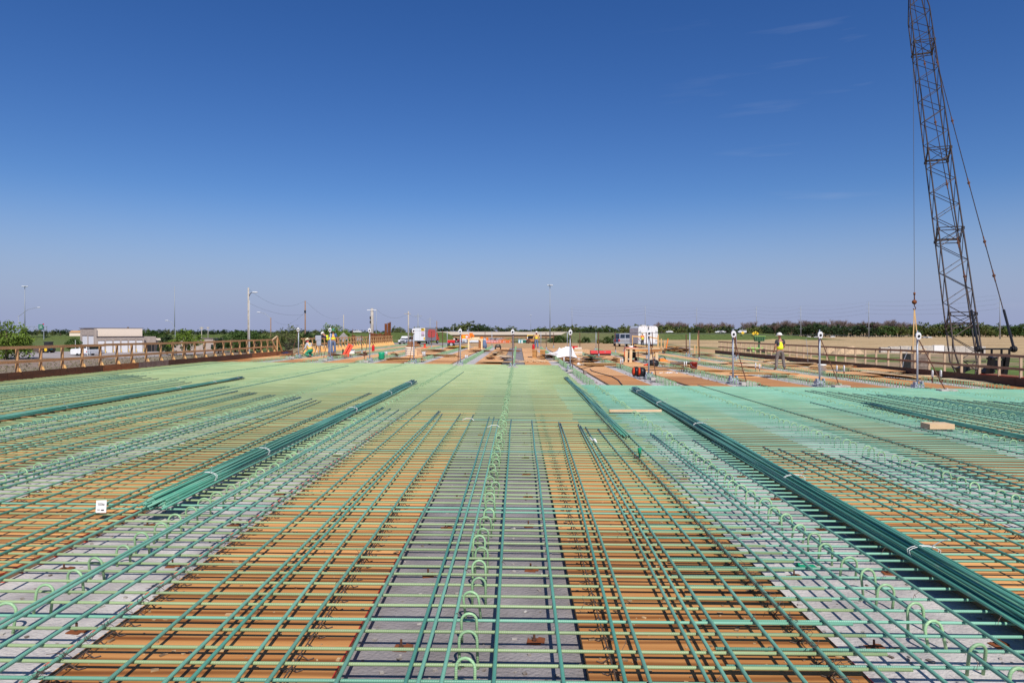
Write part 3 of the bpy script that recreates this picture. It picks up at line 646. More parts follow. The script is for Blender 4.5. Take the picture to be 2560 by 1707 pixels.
# strand lifting loops in pairs, with bright conduit over their tops
loops = [(963, 880, 895), (967, 879, 895), (1058, 880, 900), (1062, 880, 900), (1164, 888, 905), (1168, 888, 905), (1283, 890, 908), (1410, 893, 915), (1552, 898, 922), (1557, 897, 921), (1711, 905, 928), (1716, 904, 927), (1889, 908, 931), (1899, 911, 933), (2092, 914, 943), (2110, 914, 943), (2331, 926, 957), (2352, 926, 957), (793, 876, 886), (799, 876, 886)]
loops.sort()
for k, (px, a, c) in enumerate(loops):
    p = deck(px, c, -.04); h = (c - a) / F * p.y
    t = thing('lifting_loop', 'lifting loop with bright conduit top standing on a girder, %s' % ('%s from the left' % ORD[k] if k < 10 else '%s from the right' % ORD[len(loops) - 1 - k]), 'lifting loop', p, rad(75), 'lifting loops with conduit tops')
    w = .05
    def arc(z0, z1): return [(-w, 0, z0), (-w, 0, h - w)] + [(-w * math.cos(f), 0, h - w + w * math.sin(f)) for f in (.6, 1.2, 1.9, 2.5)] + [(w, 0, h - w), (w, 0, z0)]
    b = MB(); b.tube(arc(0, 0), .013, 6); b.obj('strand', M_RUST, t)
    b = MB(); b.tube(arc(h * .5, h * .5), .024, 7); b.obj('conduit', M_WHITE, t, True)

# ================================================================ LATTICE BOOM CRANE
cr = thing('crawler_crane', 'dark lattice boom crane standing behind the right guard rail', 'crane', (0, 0, 0))
A = Vector((29.7, 45.0, -1.6)); B = Vector((39.1, 67.7, 37.4)); ax = (B - A).normalized(); LN = (B - A).length
U = Vector((ax.y, -ax.x, 0)).normalized(); V = ax.cross(U).normalized()
if V.y > 0: V = -V
HW = .78
def bp(s, a, b_):
    w = HW * (min(1, .45 + s / 3.5) if s < 3 else 1) * (1 if s < LN - 7 else max(.35, (LN - s) / 7)); return A + ax * s + U * a * w + V * b_ * w
for a, b_ in ((-1, -1), (1, -1), (1, 1), (-1, 1)):
    m = MB(); m.tube([bp(s, a, b_) for s in (0, 2, 3, LN - 7, LN)], .052, 8); m.obj('boom_chord', M_DARK, cr, True)
frames = [4.88, 12.47, 20.8, 34.3]
P_ = 1.32
faces = [((-1, -1), (1, -1)), ((1, -1), (1, 1)), ((1, 1), (-1, 1)), ((-1, 1), (-1, -1))]
for fi, (c0, c1) in enumerate(faces):
    m = MB(); s = .3; k = fi % 2
    while s < LN - .8:
        e = min(s + P_, LN - .2); p, q = (c0, c1) if k % 2 else (c1, c0)
        m.tube([bp(s, *p), bp(e, *q)], .026, 5)
        s = e; k += 1
    m.obj('boom_lacing', M_DARK, cr)
for s in frames:
    m = MB()
    for d in (-.14, .14):
        for c0, c1 in faces: m.tube([bp(s + d, *c0), bp(s + d, *c1)], .034, 5)
    m.tube([bp(s, -1, -1), bp(s, 1, 1)], .024, 5); m.tube([bp(s, 1, -1), bp(s, -1, 1)], .024, 5)
    m.bar(bp(s + .25, -1, -1), bp(s + .25, 1, -1), .09, .09); m.obj('boom_frame', M_DARK, cr)
    for c in ((-1, -1), (1, -1), (1, 1), (-1, 1)): m = MB(); m.box(bp(s, *c), (.16, .16, .22)); m.obj('boom_joint', M_DARK, cr)
# pendants from the boom tip to the floating spreader
def proj(px, py, Y): return Vector((wx(px, Y), Y, wz(py, Y)))
SL, SR = proj(2446, 868, 40.5), proj(2534, 868, 40.0)
tipL, tipR = bp(LN - .5, -1, -1), bp(LN - .5, 1, -1)
for a, c, nm in ((SL, tipL, 'pendant_line'), (SR, tipR, 'pendant_line')):
    mid = [a.lerp(c, s) - Vector((0, 0, .5 * math.sin(math.pi * s))) for s in [i / 12 for i in range(13)]]
    m = MB(); m.tube(mid, .030, 6); m.obj(nm, M_DARK, cr, True)
    m = MB(); m.tube([mid[0], a.lerp(c, .062)], .075, 8); m.obj('pendant_socket', M_BLACK, cr)
    m = MB()
    for s in (.13, .20, .335, .50, .68):
        m = MB(); p = a.lerp(c, s) - Vector((0, 0, .5 * math.sin(math.pi * s))); d = (c - a).normalized()
        m.lathe([(.03, -.11), (.08, -.06), (.095, 0), (.08, .06), (.03, .11)], p, 10); m.tube([p - d * .5, p + d * .5], .042, 6); m.obj('pendant_link', M_RUST, cr)
m = MB(); m.bar(SL + Vector((-.1, 0, -.1)), SR + Vector((.1, 0, -.1)), .2, .10); m.bar(SL + Vector((0, 0, -.42)), SR + Vector((-.25, 0, -.42)), .16, .08)
for s in (.12, .38, .66, .88): p = SL.lerp(SR, s); m.box(p + Vector((0, 0, -.26)), (.06, .12, .32))
for p in (SL, SR): m.lathe([(.16, -.13), (.16, .13)], p + Vector((0, 0, -.1)), 14, 'x'); m.lathe([(.2, -.05), (.2, .05)], p + Vector((0, 0, -.1)), 14, 'x')
m.obj('spreader_bar', M_BLACK, cr)
m = MB()
for px in (2480, 2516):
    p = proj(px, 892, 41.2); m.bar(p, p + Vector((0, .5, -2.2)), .24, .34)
m.bar(proj(2470, 896, 41.3), proj(2520, 893, 41.3), .3, .12); m.bar(proj(2497, 900, 41.4), proj(2495, 925, 41.4), .35, .3)
m.obj('gantry', M_BLACK, cr)
m = MB(); m.box((31.4, 42.6, -1.95), (3.1, 6.2, 1.3)); m.obj('crane_house', M_BLACK, cr, bevel=.06)
m = MB(); m.bar(proj(2396, 926, 44), proj(2418, 918, 44), .5, .35); m.bar(proj(2462, 936, 43), proj(2476, 922, 43), .6, .4); m.obj('boom_hinge', M_BLACK, cr)
m = MB(); m.tube([proj(2410, 903, 44), proj(2464, 903, 44)], .05, 6); m.tube([proj(2412, 921, 44), proj(2470, 925, 44)], .045, 6); m.tube([proj(2405, 900, 44), proj(2440, 925, 44)], .03, 6); m.obj('foot_frame', M_DARK, cr)
for dx in (-2.0, 2.0):
    m = MB(); m.prism([(-3, 0), (-3.5, .45), (-3, .95), (3, .95), (3.5, .45), (3, 0)], dx - .38, dx + .38, 'x'); o = m.obj('crawler_track', M_RUST, cr, loc=(31, 43.4, -3.4), bevel=.05)
m = MB(); m.tube([(39.1, 67.7, 37.2), proj(2286, 735, 67.7)], .022, 5); m.obj('hoist_line', M_WIRE, cr)
hb = proj(2286, 755, 67.7)
m = MB(); m.lathe([(.03, .24), (.14, .19), (.22, .08), (.235, 0), (.22, -.08), (.14, -.19), (.05, -.24)], hb, 18); m.tube([hb + Vector((0, 0, .2)), hb + Vector((0, 0, .95))], .055, 8); m.lathe([(.1, .7), (.1, .95)], hb, 8)
m.obj('headache_ball', M_RUSTR, cr, True)
m = MB(); m.tube([hb + Vector((0, 0, -.2)), hb + Vector((.0, 0, -.42)), hb + Vector((.13, 0, -.55)), hb + Vector((.1, 0, -.72)), hb + Vector((-.06, 0, -.74)), hb + Vector((-.12, 0, -.62))], .045, 7); m.obj('hook', M_RUST, cr, True)
hk = hb + Vector((0, 0, -.70))
for k, (px, py, lab) in enumerate(((2281, 905, 'left'), (2299, 900, 'right'))):
    m = MB(); e = proj(px, py, 67.6); m.bar(hk, hk.lerp(e, .98), .11, .02, (0, 1, 0)); tag(m.obj('lifting_sling', M_LUM), 'pale yellow lifting sling hanging from the crane hook, %s leg' % lab, 'sling', 'slings on the crane hook')
t = thing('timber_crate', 'grey crate with scrap boards heaped on top, under the crane hook', 'crate', (wx(2288, 66), 66, -3.4))
m = MB(); m.box((0, 0, 1.5), (1.75, 1.6, 3.0))
for q in range(7): m.box((0, -.82, .2 + q * .4), (1.78, .03, .03))
m.obj('box', M_GREYB, t)
m = MB(); m.box((.86, -.4, 1.55), (.12, .9, 3.15)); m.obj('pale_end', M_BLOCKC, t)
m = MB()
for q in range(12): m.box((R.uniform(-.6, .7), R.uniform(-.5, .4), 3.05 + q * .03), (R.uniform(.7, 1.5), .12, .05), Matrix.Rotation(R.uniform(-.8, .8), 3, 'Z') @ Matrix.Rotation(R.uniform(-.25, .1), 3, 'Y'))
m.obj('scrap_boards', M_LUMP, t)
t = thing('fallen_board', 'reddish brown board lying over the foot of the right guard rail', 'board', (XR + .35, 23.6, dk(XR) + .29))
m = MB(); m.box((0, 0, 0), (.55, 4.2, .03), Matrix.Rotation(-.06, 3, 'Y')); m.obj('board', M_BROWNL, t)
m = MB(); m.box((-.28, 0, .0), (.02, 4.2, .05)); m.obj('painted_edge', M_REDO, t)
# ================================================================ TREES
def leaf_mat(name, c, c2):
    m = mat(name, c, .7, c2=c2, scale=1.2, spec=.2); b = m.node_tree.nodes['Principled BSDF']
    b.inputs['Subsurface Weight'].default_value = 0; return m
M_LF = [leaf_mat('leaf_bright', (.16, .24, .035), (.085, .14, .018)), leaf_mat('leaf_mid', (.065, .115, .027), (.035, .065, .014)), leaf_mat('leaf_dark', (.04, .07, .025), (.022, .04, .014)),
        leaf_mat('twig_grey', (.27, .20, .17), (.16, .115, .095)), leaf_mat('leaf_yellow_green', (.12, .145, .04), (.07, .085, .022)), leaf_mat('leaf_olive', (.09, .09, .04), (.05, .05, .022))]
M_BARK = mat('bark', (.13, .09, .065), .9, var=.3, scale=8)
def crown_mesh(rx, ry_, h, z0, nclump, nleaf, ls, m, flat=.75, cone=0.0, seed=1, skew=0.0):
    r = random.Random(seed); b = MB()
    for c in range(nclump):
        while True:
            u, v, w = r.uniform(-1, 1), r.uniform(-1, 1), r.uniform(-1, 1)
            q = u * u + v * v + w * w
            if .16 < q < 1: break
        k = 1 - cone * (w + 1) / 2
        bulge = 1 + .22 * math.sin(3 * math.atan2(v, u) + seed) + .16 * math.sin(5 * w + seed * 2)
        cx, cy, cz = u * rx * k * bulge + skew * w, v * ry_ * k * bulge, z0 + h / 2 + w * h / 2 * (.92 + .12 * math.sin(4 * u + seed))
        cr = r.uniform(.5, 1.2) * min(rx, h / 2) * .34
        for l in range(nleaf):
            d = Vector((r.gauss(0, 1), r.gauss(0, 1), r.gauss(0, flat))).normalized() * cr * r.random() ** .4
            p = Vector((cx, cy, cz)) + d; nrm = Vector((r.gauss(0, 1), r.gauss(0, 1), r.gauss(.4, 1))).normalized()
            x = nrm.orthogonal().normalized(); a = r.uniform(0, 6.3); y = nrm.cross(x); x, y = x * math.cos(a) + y * math.sin(a), y * math.cos(a) - x * math.sin(a)
            s = ls * r.uniform(.6, 1.3); b.quad(p - x * s, p - y * s * .6, p + x * s, p + y * s * .6)
    return b.mesh('crown', m)
def trunk_mesh(h, r0, spread, seed=1, limbs=6):
    r = random.Random(seed + 50); b = MB(); b.tube([(0, 0, -.3), (.05, 0, h * .35), (.0, .05, h * .75)], [r0 * 1.3, r0, r0 * .5], 7)
    for i in range(limbs):
        a = r.uniform(0, 6.3); z = h * r.uniform(.3, .6); s = spread * r.uniform(.5, .9)
        b.tube([(0, 0, z), (math.cos(a) * s * .5, math.sin(a) * s * .5, z + h * .18), (math.cos(a) * s, math.sin(a) * s, z + h * r.uniform(.25, .4))], [r0 * .5, r0 * .3, r0 * .1], 5)
    return b.mesh('trunk', M_BARK)
def bare_mesh(h, spread, m, seed=1):
    r = random.Random(seed + 9); b = MB()
    def grow(p, d, ln, rr, lev):
        e = p + d * ln; b.tube([p, p.lerp(e, .5) + Vector((r.gauss(0, .04), r.gauss(0, .04), 0)) * ln, e], [rr, rr * .8, rr * .6], 3, False)
        if lev == 0: return
        for i in range(4):
            nd = (d + Vector((r.gauss(0, .55), r.gauss(0, .55), r.uniform(-.05, .5)))).normalized(); grow(p.lerp(e, r.uniform(.45, 1)), nd, ln * r.uniform(.55, .8), rr * .62, lev - 1)
    for i in range(5): grow(Vector((0, 0, h * .22)), Vector((r.gauss(0, .45), r.gauss(0, .45), 1)).normalized(), h * .3, .16, 4)
    return b.mesh('crown', m)
def tree(name, label, loc, crown, trunk, cat='tree', group=None, rz=0, sc=None):
    t = thing(name, label, cat, loc, rz, group)
    if sc: t.scale = sc
    for nm, me in (('crown', crown), ('trunk', trunk)):
        if me is None: continue
        o = bpy.data.objects.new(nm, me); col.objects.link(o); o.parent = t
    return t
def on(px, Y): X = wx(px, Y); return (X, Y, gz(X, Y))
# trees of the left side
tree('tree', 'big leafy green tree at the left edge of the picture', on(16, 128), crown_mesh(4.9, 4.6, 7.3, .1, 110, 40, .22, M_LF[0], seed=3, skew=-1.0), trunk_mesh(7, .25, 3, 3))
tree('tree', 'dark green bushy evergreen right of the porch', on(418, 150), crown_mesh(2.3, 2.3, 4.6, .1, 50, 34, .2, M_LF[2], cone=.55, seed=5), trunk_mesh(3.5, .18, 1.2, 5))
tree('tree', 'leafy bright green tree with two tops beside the dark evergreen', on(462, 148), crown_mesh(3.4, 3, 4.7, .9, 70, 36, .2, M_LF[0], seed=8), trunk_mesh(4, .2, 2, 8))
tree('shrub', 'round green shrub at the left end of the building', on(186, 150), crown_mesh(1.9, 1.9, 3.6, .2, 40, 30, .18, M_LF[1], seed=11), trunk_mesh(2.5, .1, 1.2, 2), 'shrub')
tree('tree', 'leafy tree rising behind the roof of the pale building', on(372, 200), crown_mesh(4.3, 4, 4.2, 1.6, 60, 30, .25, M_LF[1], seed=13), trunk_mesh(4.2, .25, 2.2, 4))
tree('tree', 'slim dark juniper between the building wing and the leafy grove', on(545, 160), crown_mesh(1.6, 1.7, 4.0, .1, 40, 28, .2, M_LF[2], cone=.45, seed=17), trunk_mesh(3, .12, .8, 6))
gl = ['leftmost', 'second from the left', 'third from the left', 'rightmost']
for k, (px, Y, sx) in enumerate(((588, 170, 1.0), (612, 176, 1.05), (638, 168, .95), (652, 180, .8))):
    tree('tree', 'dense rounded green tree of the grove behind the left guard rail, ' + gl[k], on(px, Y), crown_mesh(4.2, 3.8, 4.7, .6, 70, 32, .23, M_LF[1], seed=20 + k), trunk_mesh(4, .22, 2.4, k), group='grove behind the left guard rail', sc=(sx, sx, sx))
tree('tree', 'small sparse tree below the bent street lamp', on(676, 150), crown_mesh(2.4, 2.2, 4.6, .9, 44, 22, .16, M_LF[4], seed=31), trunk_mesh(4.4, .12, 1.6, 31))
tree('tree', 'wispy yellow green tree left of the brown utility pole', on(724, 140), crown_mesh(3.2, 3, 6.0, .2, 64, 30, .17, M_LF[4], seed=33, skew=.5), trunk_mesh(5, .15, 2, 33))
tree('tree', 'brownish half bare bush below the wispy tree', on(716, 132), crown_mesh(2.6, 2.2, 4.6, .1, 40, 26, .15, M_LF[5], seed=34), trunk_mesh(3.2, .12, 1.4, 34))
tree('tree', 'dark conical spruce behind the start of the gusseted rail', on(768, 150), crown_mesh(3.2, 3.2, 4.9, .1, 80, 34, .2, M_LF[2], cone=.6, seed=36), trunk_mesh(3.6, .16, 1.2, 36))
tree('tree', 'dark spruce behind the bending worker', on(800, 156), crown_mesh(3.2, 3.2, 4.8, .1, 70, 34, .2, M_LF[2], cone=.5, seed=38), trunk_mesh(3.6, .16, 1.2, 38))
tree('tree', 'bright round topped tree right of the bending worker', on(834, 160), crown_mesh(3.0, 3.1, 5.6, .5, 80, 36, .2, M_LF[0], seed=40), trunk_mesh(4.6, .2, 2, 40))
tree('tree', 'lower bright green tree left of the diamond sign', on(854, 166), crown_mesh(2.4, 2.4, 4.4, .5, 56, 32, .2, M_LF[0], seed=42), trunk_mesh(3.6, .16, 1.6, 42))
# far tree lines: each tree its own object, few leaves each
FC = [crown_mesh(6, 5.5, 10, 0.2, 46, 17, .62, M_LF[k], seed=60 + k + 7 * j) for j in range(2) for k in (1, 4, 2)]
FB = [bare_mesh(12, 6, M_LF[3], s) for s in (1, 2, 3)]
FT = trunk_mesh(9, .3, 4, 9)
def far_tree(px, Y, hpx, kind, label, group):
    h = hpx / F * Y; x, y, z = on(px, Y)
    if kind == 'bare': s = h / 12.5; t = tree('bare_tree', label, (x, y, z), R.choice(FB), FT, 'tree', group, R.uniform(0, 6), (s * 1.1, s * 1.1, s))
    else: s = h / 10.5; t = tree('tree', label, (x, y, z), R.choice(FC[kind::3] if kind < 3 else FC), FT, 'tree', group, R.uniform(0, 6), (s * R.uniform(1.0, 1.5), s * R.uniform(1.0, 1.4), s))
    t.name = 'bare_tree' if kind == 'bare' else 'far_tree'
LR = 'leafy tree in the tree line behind the tan field'
LRB = 'bare grey brown tree above the tree line behind the tan field'
px = 1905
while px < 2640:
    leafy = px > 2210 or R.random() < .35
    far_tree(px, R.uniform(690, 740), R.uniform(24, 38) if leafy else R.uniform(22, 34), R.choice((0, 1)) if px > 2200 else 2, LR, 'leafy trees behind the field')
    if px < 2290: far_tree(px + 6, R.uniform(720, 760), R.uniform(38, 50), 'bare', LRB, 'bare trees behind the field')
    px += R.uniform(11, 17)
px = 1640
while px < 1910:
    far_tree(px, R.uniform(560, 620), R.uniform(26, 34), 2 if R.random() < .5 else 1, 'low leafy tree behind the green highway bank on the right', 'leafy trees behind the right bank')
    if R.random() < .75: far_tree(px + 5, R.uniform(600, 650), R.uniform(38, 48), 'bare', 'bare grey tree behind the green highway bank on the right', 'bare trees behind the right bank')
    px += R.uniform(11, 16)
px = 1300
while px < 1600:
    far_tree(px, R.uniform(620, 700), R.uniform(24, 33) * (1 if px > 1345 else .8), R.choice((1, 1, 0)) if R.random() < .8 else 2, 'rounded green tree beyond the highway bridge', 'trees beyond the highway bridge')
    px += R.uniform(9, 14)
for px, h in ((1150, 22), (1172, 26), (1196, 22), (1206, 20), (1118, 16), (1100, 16), (1040, 15), (1060, 14), (990, 16), (1000, 13), (1225, 12), (1245, 13), (1262, 12), (1280, 14)):
    far_tree(px, R.uniform(820, 900), h + 8, R.choice((1, 2)), 'dark far tree showing above the left half of the highway bridge', 'dark far trees above the bridge')
px = 60
while px < 960:
    far_tree(px, R.uniform(820, 980), R.uniform(13, 18), R.choice((2, 2, 1)), 'low dark tree on the horizon behind the left highway bank', 'dark trees on the left horizon')
    px += R.uniform(13, 20)
for k, (px, Y, s, lf) in enumerate(((1466, 185, .62, 1), (1526, 165, .75, 1), (1511, 165, .4, 4), (1497, 172, .4, 4), (1450, 180, .4, 4), (1401, 215, .95, 1), (1389, 218, .8, 1), (1420, 215, .7, 4))):
    tree('shrub', ['round green bush on the right bank beside a far post', 'largest dark bush left of the parked pickup', 'low yellowish bush against the dark bush', 'small yellow bush by the small yellow signs', 'thin bush at the foot of the right bank', 'bush by the right foot of the highway bridge', 'bush in the shade of the highway bridge', 'pale bush on the bank right of the bridge'][k], on(px, Y),
         crown_mesh(2.1, 1.8, 3.2, -.5, 44, 30, .19, M_LF[lf], seed=80 + k), None, 'shrub', sc=(s, s, s))
# dry weeds by the lot, beyond the left rail
m = MB(); r = random.Random(4)
for k in range(2600):
    x, y = r.uniform(-78, -37), r.uniform(70, 150)
    if x * F / y + VX < -20: continue
    z = gz(x, y); h = r.uniform(.1, .38)
    for j in range(3): a = r.uniform(0, 6.3); m.add([(x + .06 * math.cos(a), y + .06 * math.sin(a), z), (x - .06 * math.cos(a), y - .06 * math.sin(a), z), (x + r.gauss(0, .2), y + r.gauss(0, .2), z + h)], [(0, 1, 2)])
stuff(tag(m.obj('dry_weeds', mat('weed', (.26, .21, .14), .9, c2=(.16, .16, .08), scale=.3)), 'dry weeds and grass on the ground beyond the left guard rail', 'weeds'))
# ================================================================ BUILDING AND FAR STRUCTURES
M_BLK = mat('split_block', (.45, .38, .33), .9, c2=(.36, .30, .26), scale=1.5, bump=.3, bscale=8)
M_CREAM = mat('cream_panel', (.78, .66, .54), .8, var=.05)
M_DOOR = mat('white_door', (.72, .72, .74), .5, var=.04)
M_SHADE = mat('opening_shade', (.02, .02, .022), .6)  # near-black colour stands in for the shade inside openings
M_TRIM = mat('brown_trim', (.16, .12, .10), .6)
t = thing('service_building', 'low tan block building with white roll up doors beyond the left rail', 'building', on(240, 165), rad(53))
m = MB(); m.box((5.6, 4.2, 2.0), (11.2, 8.4, 4.0)); m.obj('door_wing', M_BLK, t)
m = MB(); m.box((5.55, 4.05, 5.02), (10.7, 7.4, 1.95)); m.obj('cream_clerestory', M_CREAM, t)
m = MB(); m.box((-.05, 4.2, 2.97), (.5, 8.45, 5.94)); m.obj('tall_end_wall', M_BLK, t)
m = MB(); m.box((5.4, 4.6, 6.06), (11.7, 8.6, .12)); m.box((5.7, .0, 4.03), (11.3, .5, .07)); m.obj('roof_edge', M_TRIM, t)
for k in range(6):
    x = 1.0 + 1.78 * k
    m = MB(); m.box((x + .15, -.02, 1.5), (1.36, .06, 2.9)); m.obj('roll_up_door', M_DOOR, t)
    m = MB(); m.box((x + .15, -.03, 3.05), (1.4, .12, .16)); m.obj('door_header', M_TRIM, t)
    m = MB(); m.lathe([(.07, -.1), (.07, .9)], (x + .98, -.5, 0), 8); m.obj('bollard', M_YEL, t)
for k in range(2):
    m = MB(); m.box((-.32, 2.0 + k * 3.6, 2.1), (.06, 2.7, 4.1)); m.obj('tall_door', M_DOOR, t)
    m = MB(); m.box((-.33, 2.0 + k * 3.6, 4.22), (.12, 2.8, .18)); m.obj('door_header', M_TRIM, t)
m = MB(); m.lathe([(.25, 0), (.25, .25), (.1, .3)], (8.6, 3, 6.1), 8); m.obj('roof_vent', M_TRIM, t)
m = MB(); m.box((12.9, 5.2, 2.0), (3.4, 8.4, 3.95)); m.box((15.9, 6.2, 1.75), (2.8, 8, 3.5)); m.obj('office_wing', M_BLK, t)
m = MB(); m.box((13.3, 1.0, 1.1), (2.3, .3, 2.1)); m.box((16.1, 2.2, 1.1), (1.3, .3, 2.1)); m.obj('porch_shade', M_SHADE, t)  # solid dark blocks paint the porch's shade, no recess is cut
m = MB(); m.box((13.4, .84, 1.0), (.12, .1, 2.0)); m.box((14.2, .84, 1.0), (.12, .1, 2.0)); m.obj('porch_post', M_TRIM, t)
m = MB(); m.box((15.6, 2.1, 3.2), (2.6, .5, .5)); m.obj('porch_fascia', M_CREAM, t)
m = MB(); m.box((11.3, .95, 3.1), (.4, .12, .18)); m.obj('wall_lamp', M_YEL, t)
t = thing('office_building', 'long low tan wing with small dark windows behind the leafy trees', 'building', on(440, 178))
m = MB(); m.box((4.6, 4, 1.7), (10.6, 8, 3.4)); m.obj('wall', M_BLK, t)
m = MB(); m.box((4.6, 4, 3.45), (10.9, 8.3, .14)); m.obj('roof_edge', M_TRIM, t)
for x in (3.3, 7.3, 9.4):
    m = MB(); m.box((x, -.01, 1.25), (.55, .06, 1.2)); f = m.obj('window', M_GLASS, t)
    m = MB(); m.box((x, -.03, .6), (.75, .1, .08)); m.obj('sill', M_CREAM, f)
t = thing('far_building', 'tiny reddish roofed building on the far left horizon', 'building', on(197, 700))
m = MB(); m.box((0, 0, 2.4), (14, 8, 4.2)); m.obj('wall', M_CREAM, t)
m = MB(); m.prism([(-4.5, 4.5), (4.5, 4.5), (0, 6.6)], -7.4, 7.4, 'x'); m.obj('roof', M_RAIL, t)

# highway bridge across the road
t = thing('highway_bridge', 'cream concrete highway bridge crossing the road in the distance', 'bridge')
m = MB(); m.box((-11.2, 433, .93), (84.8, .4, 2.05)); m.box((-11.2, 447, .93), (84.8, .4, 2.05)); m.obj('parapet', mat('bridge_concrete', (.62, .53, .44), .85, var=.06), t)
m = MB(); m.box((-11.2, 440, .1), (84.4, 13.4, .3)); m.obj('deck_slab', M_BLOCKC, t)
m = MB()
for k in range(6): m.box((-9.5, 434 + k * 2.4, -1.0), (76, .5, 1.9))
m.obj('girder', M_EDGE, t)
for px in (1188, 1237, 1298, 1392):
    m = MB(); x = wx(px, 437); m.box((x, 440, -3.3), (1.1, 9, 2.8)); m.box((x, 440, -2.2), (1.5, 12, .6)); m.obj('pier', M_BLOCKC, t)
m = MB(); m.box((-51.5, 440, -.55), (6, 13, 1.1)); m.box((29.0, 440, -.55), (6, 13, 1.1)); m.obj('abutment', M_BLOCKC, t)
m = MB(); m.bar((-52, 440, -.75), (-36.5, 440, -4.5), 13, .25); m.bar((31, 440, -.75), (19.5, 440, -4.5), 13, .25); m.obj('slope_paving', M_BLOCKC, t)

# ---------------- poles, masts, lamps, wires
def pole(name, label, cat, px, top, Y, r0, m, base=None, r1=None, group=None):
    X = wx(px, Y); z0 = gz(X, Y) if base is None else base; h = wz(top, Y) - z0
    t = thing(name, label, cat, (X, Y, z0), 0, group)
    b = MB(); b.tube([(0, 0, -.2), (0, 0, h)], [r0, r1 if r1 else r0 * .75], 8); b.obj('shaft', m, t, True)
    return t, h
def lamp_arm(t, h, dx, dz, m=M_STEELF, head=(.9, .3, .18)):
    b = MB(); b.tube([(0, 0, h - .3), (dx * .5, 0, h + dz * .75), (dx, 0, h + dz)], .06, 6); b.obj('arm', m, t)
    b = MB(); b.lathe([(.02, -.5), (.16, -.35), (.2, .1), (.12, .5)], (dx + .3 * (1 if dx > 0 else -1), 0, h + dz), 8, 'x', 1, .6); b.obj('lamp_head', M_WHITE, t)
for px, top, Y, lab in ((62, 716, 430, 'tall high mast light pole at far left above the sign gantry'), (1375, 713, 385, 'tall high mast light pole right of the highway bridge middle'), (1327, 788, 1150, 'smaller far high mast light pole above the right half of the bridge')):
    t, h = pole('high_mast_light', lab, 'light pole', px, top, Y, .36, M_STEELF, r1=.16)
    b = MB(); b.lathe([(1.2, -.05), (1.2, .05)], (0, 0, h), 10); b.obj('ring', M_STEELF, t)
    for a in range(4):
        b = MB(); b.lathe([(.3, -.3), (.5, 0), (.3, .3)], (1.25 * math.cos(a * 1.57 + .3), 1.25 * math.sin(a * 1.57 + .3), h), 8); b.obj('floodlight', M_WHITE, t)
t, h = pole('street_lamp', 'street lamp with a long arm reaching right, at far left', 'street lamp', 46, 789, 200, .11, M_STEELF); lamp_arm(t, h, 5.6, 2.4)
t, h = pole('street_lamp', 'street lamp with bent arm reaching left above the leafy tree', 'street lamp', 438, 820, 200, .1, M_STEELF); lamp_arm(t, h, -2.2, 2.2)
t, h = pole('street_lamp', 'short wooden lamp pole with a long arm reaching left', 'street lamp', 677, 794, 178, .16, M_WOODP); lamp_arm(t, h, -2.9, 1.4)
t, h = pole('utility_pole', 'weathered utility pole with a lamp, tallest beyond the left rail', 'utility pole', 621, 719, 119, .17, M_GREYP, r1=.14); lamp_arm(t, h - 1.4, .8, .6, M_DARK); 
b = MB(); b.tube([(.22, 0, 0), (.22, 0, h - 2.2)], .04, 6); b.obj('conduit', M_WHITE, t)
U1 = (wx(621, 119), 119, wz(722, 119))
t, h = pole('utility_pole', 'reddish brown utility pole rising behind the bending worker', 'utility pole', 763, 752, 150, .17, M_WOODP, r1=.13)
b = MB(); b.lathe([(.2, 0), (.2, .5)], (0, -.1, h - 2.6), 8); b.obj('pole_band', M_BLACK, t)
U2 = (wx(763, 150), 150, wz(778, 150))
pole('utility_pole', 'thin pale pole above the diamond sign', 'utility pole', 859, 787, 300, .26, M_GREYP)
t, h = pole('utility_pole', 'thick grey pole with crossarm and equipment, left of the rusty piles', 'utility pole', 930, 771, 130, .34, M_GREYP, r1=.27)
b = MB(); b.box((0, -.2, h - .3), (1.8, .12, .12)); b.obj('crossarm', M_WHITE, t)
b = MB()
for z in (1.2, 2.0, 4.8): b.box((-.25, -.3, h - z - .6), (.2, .25, .5))
b.obj('pole_equipment', M_BLACK, t)
U3 = (wx(930, 130), 130, wz(773, 130))
pole('light_pole', 'slim pale steel pole just right of the thick grey pole', 'pole', 941, 773, 200, .11, M_STEELF)
t, h = pole('utility_pole', 'grey pole with a short crossarm standing behind the parked vehicles', 'utility pole', 1021, 778, 135, .17, M_GREYP, r1=.13)
b = MB(); b.box((-.15, -.15, h - .5), (1.3, .1, .1)); b.obj('crossarm', M_GREYP, t); U4 = (wx(1021, 135), 135, wz(783, 135))
prev = U4
for k, (px, top, Y, c, lab) in enumerate(((1045, 784, 260, 10, 'dark utility pole rising above the white box truck'), (1075, 794, 330, 7, 'thin dark utility pole above the right end of the truck'), (1092, 802, 400, 6, 'reddish pole with crossarm by the left end of the bridge'), (1133, 813, 620, 5, 'small far pole above the left part of the bridge'), (1172, 817, 760, 3, 'faint far pole above the trees and the bridge'))):
    t, h = pole('utility_pole', lab, 'utility pole', px, top, Y, .28, M_STEELF if k != 2 else M_WOODP)
    b = MB(); w = c / F * Y; b.box((0, 0, h - .9), (w * 2, .2, .2)); b.obj('crossarm', M_STEELF, t)
t, h = pole('radio_mast', 'very tall thin radio mast far behind the leafy trees', 'mast', 436.5, 716, 1500, .9, M_STEELF)
for k, (px, Y) in enumerate(((504, 230), (520, 300))):
    t, h = pole('utility_pole', 'small pole with short crossarm above the low wing, %s' % ('nearer and taller' if k == 0 else 'farther and smaller'), 'utility pole', px, 817, Y, .14, M_GREYP); b = MB(); b.box((0, 0, h - .4), (1.2, .1, .5)); b.obj('crossarm', M_GREYP, t)
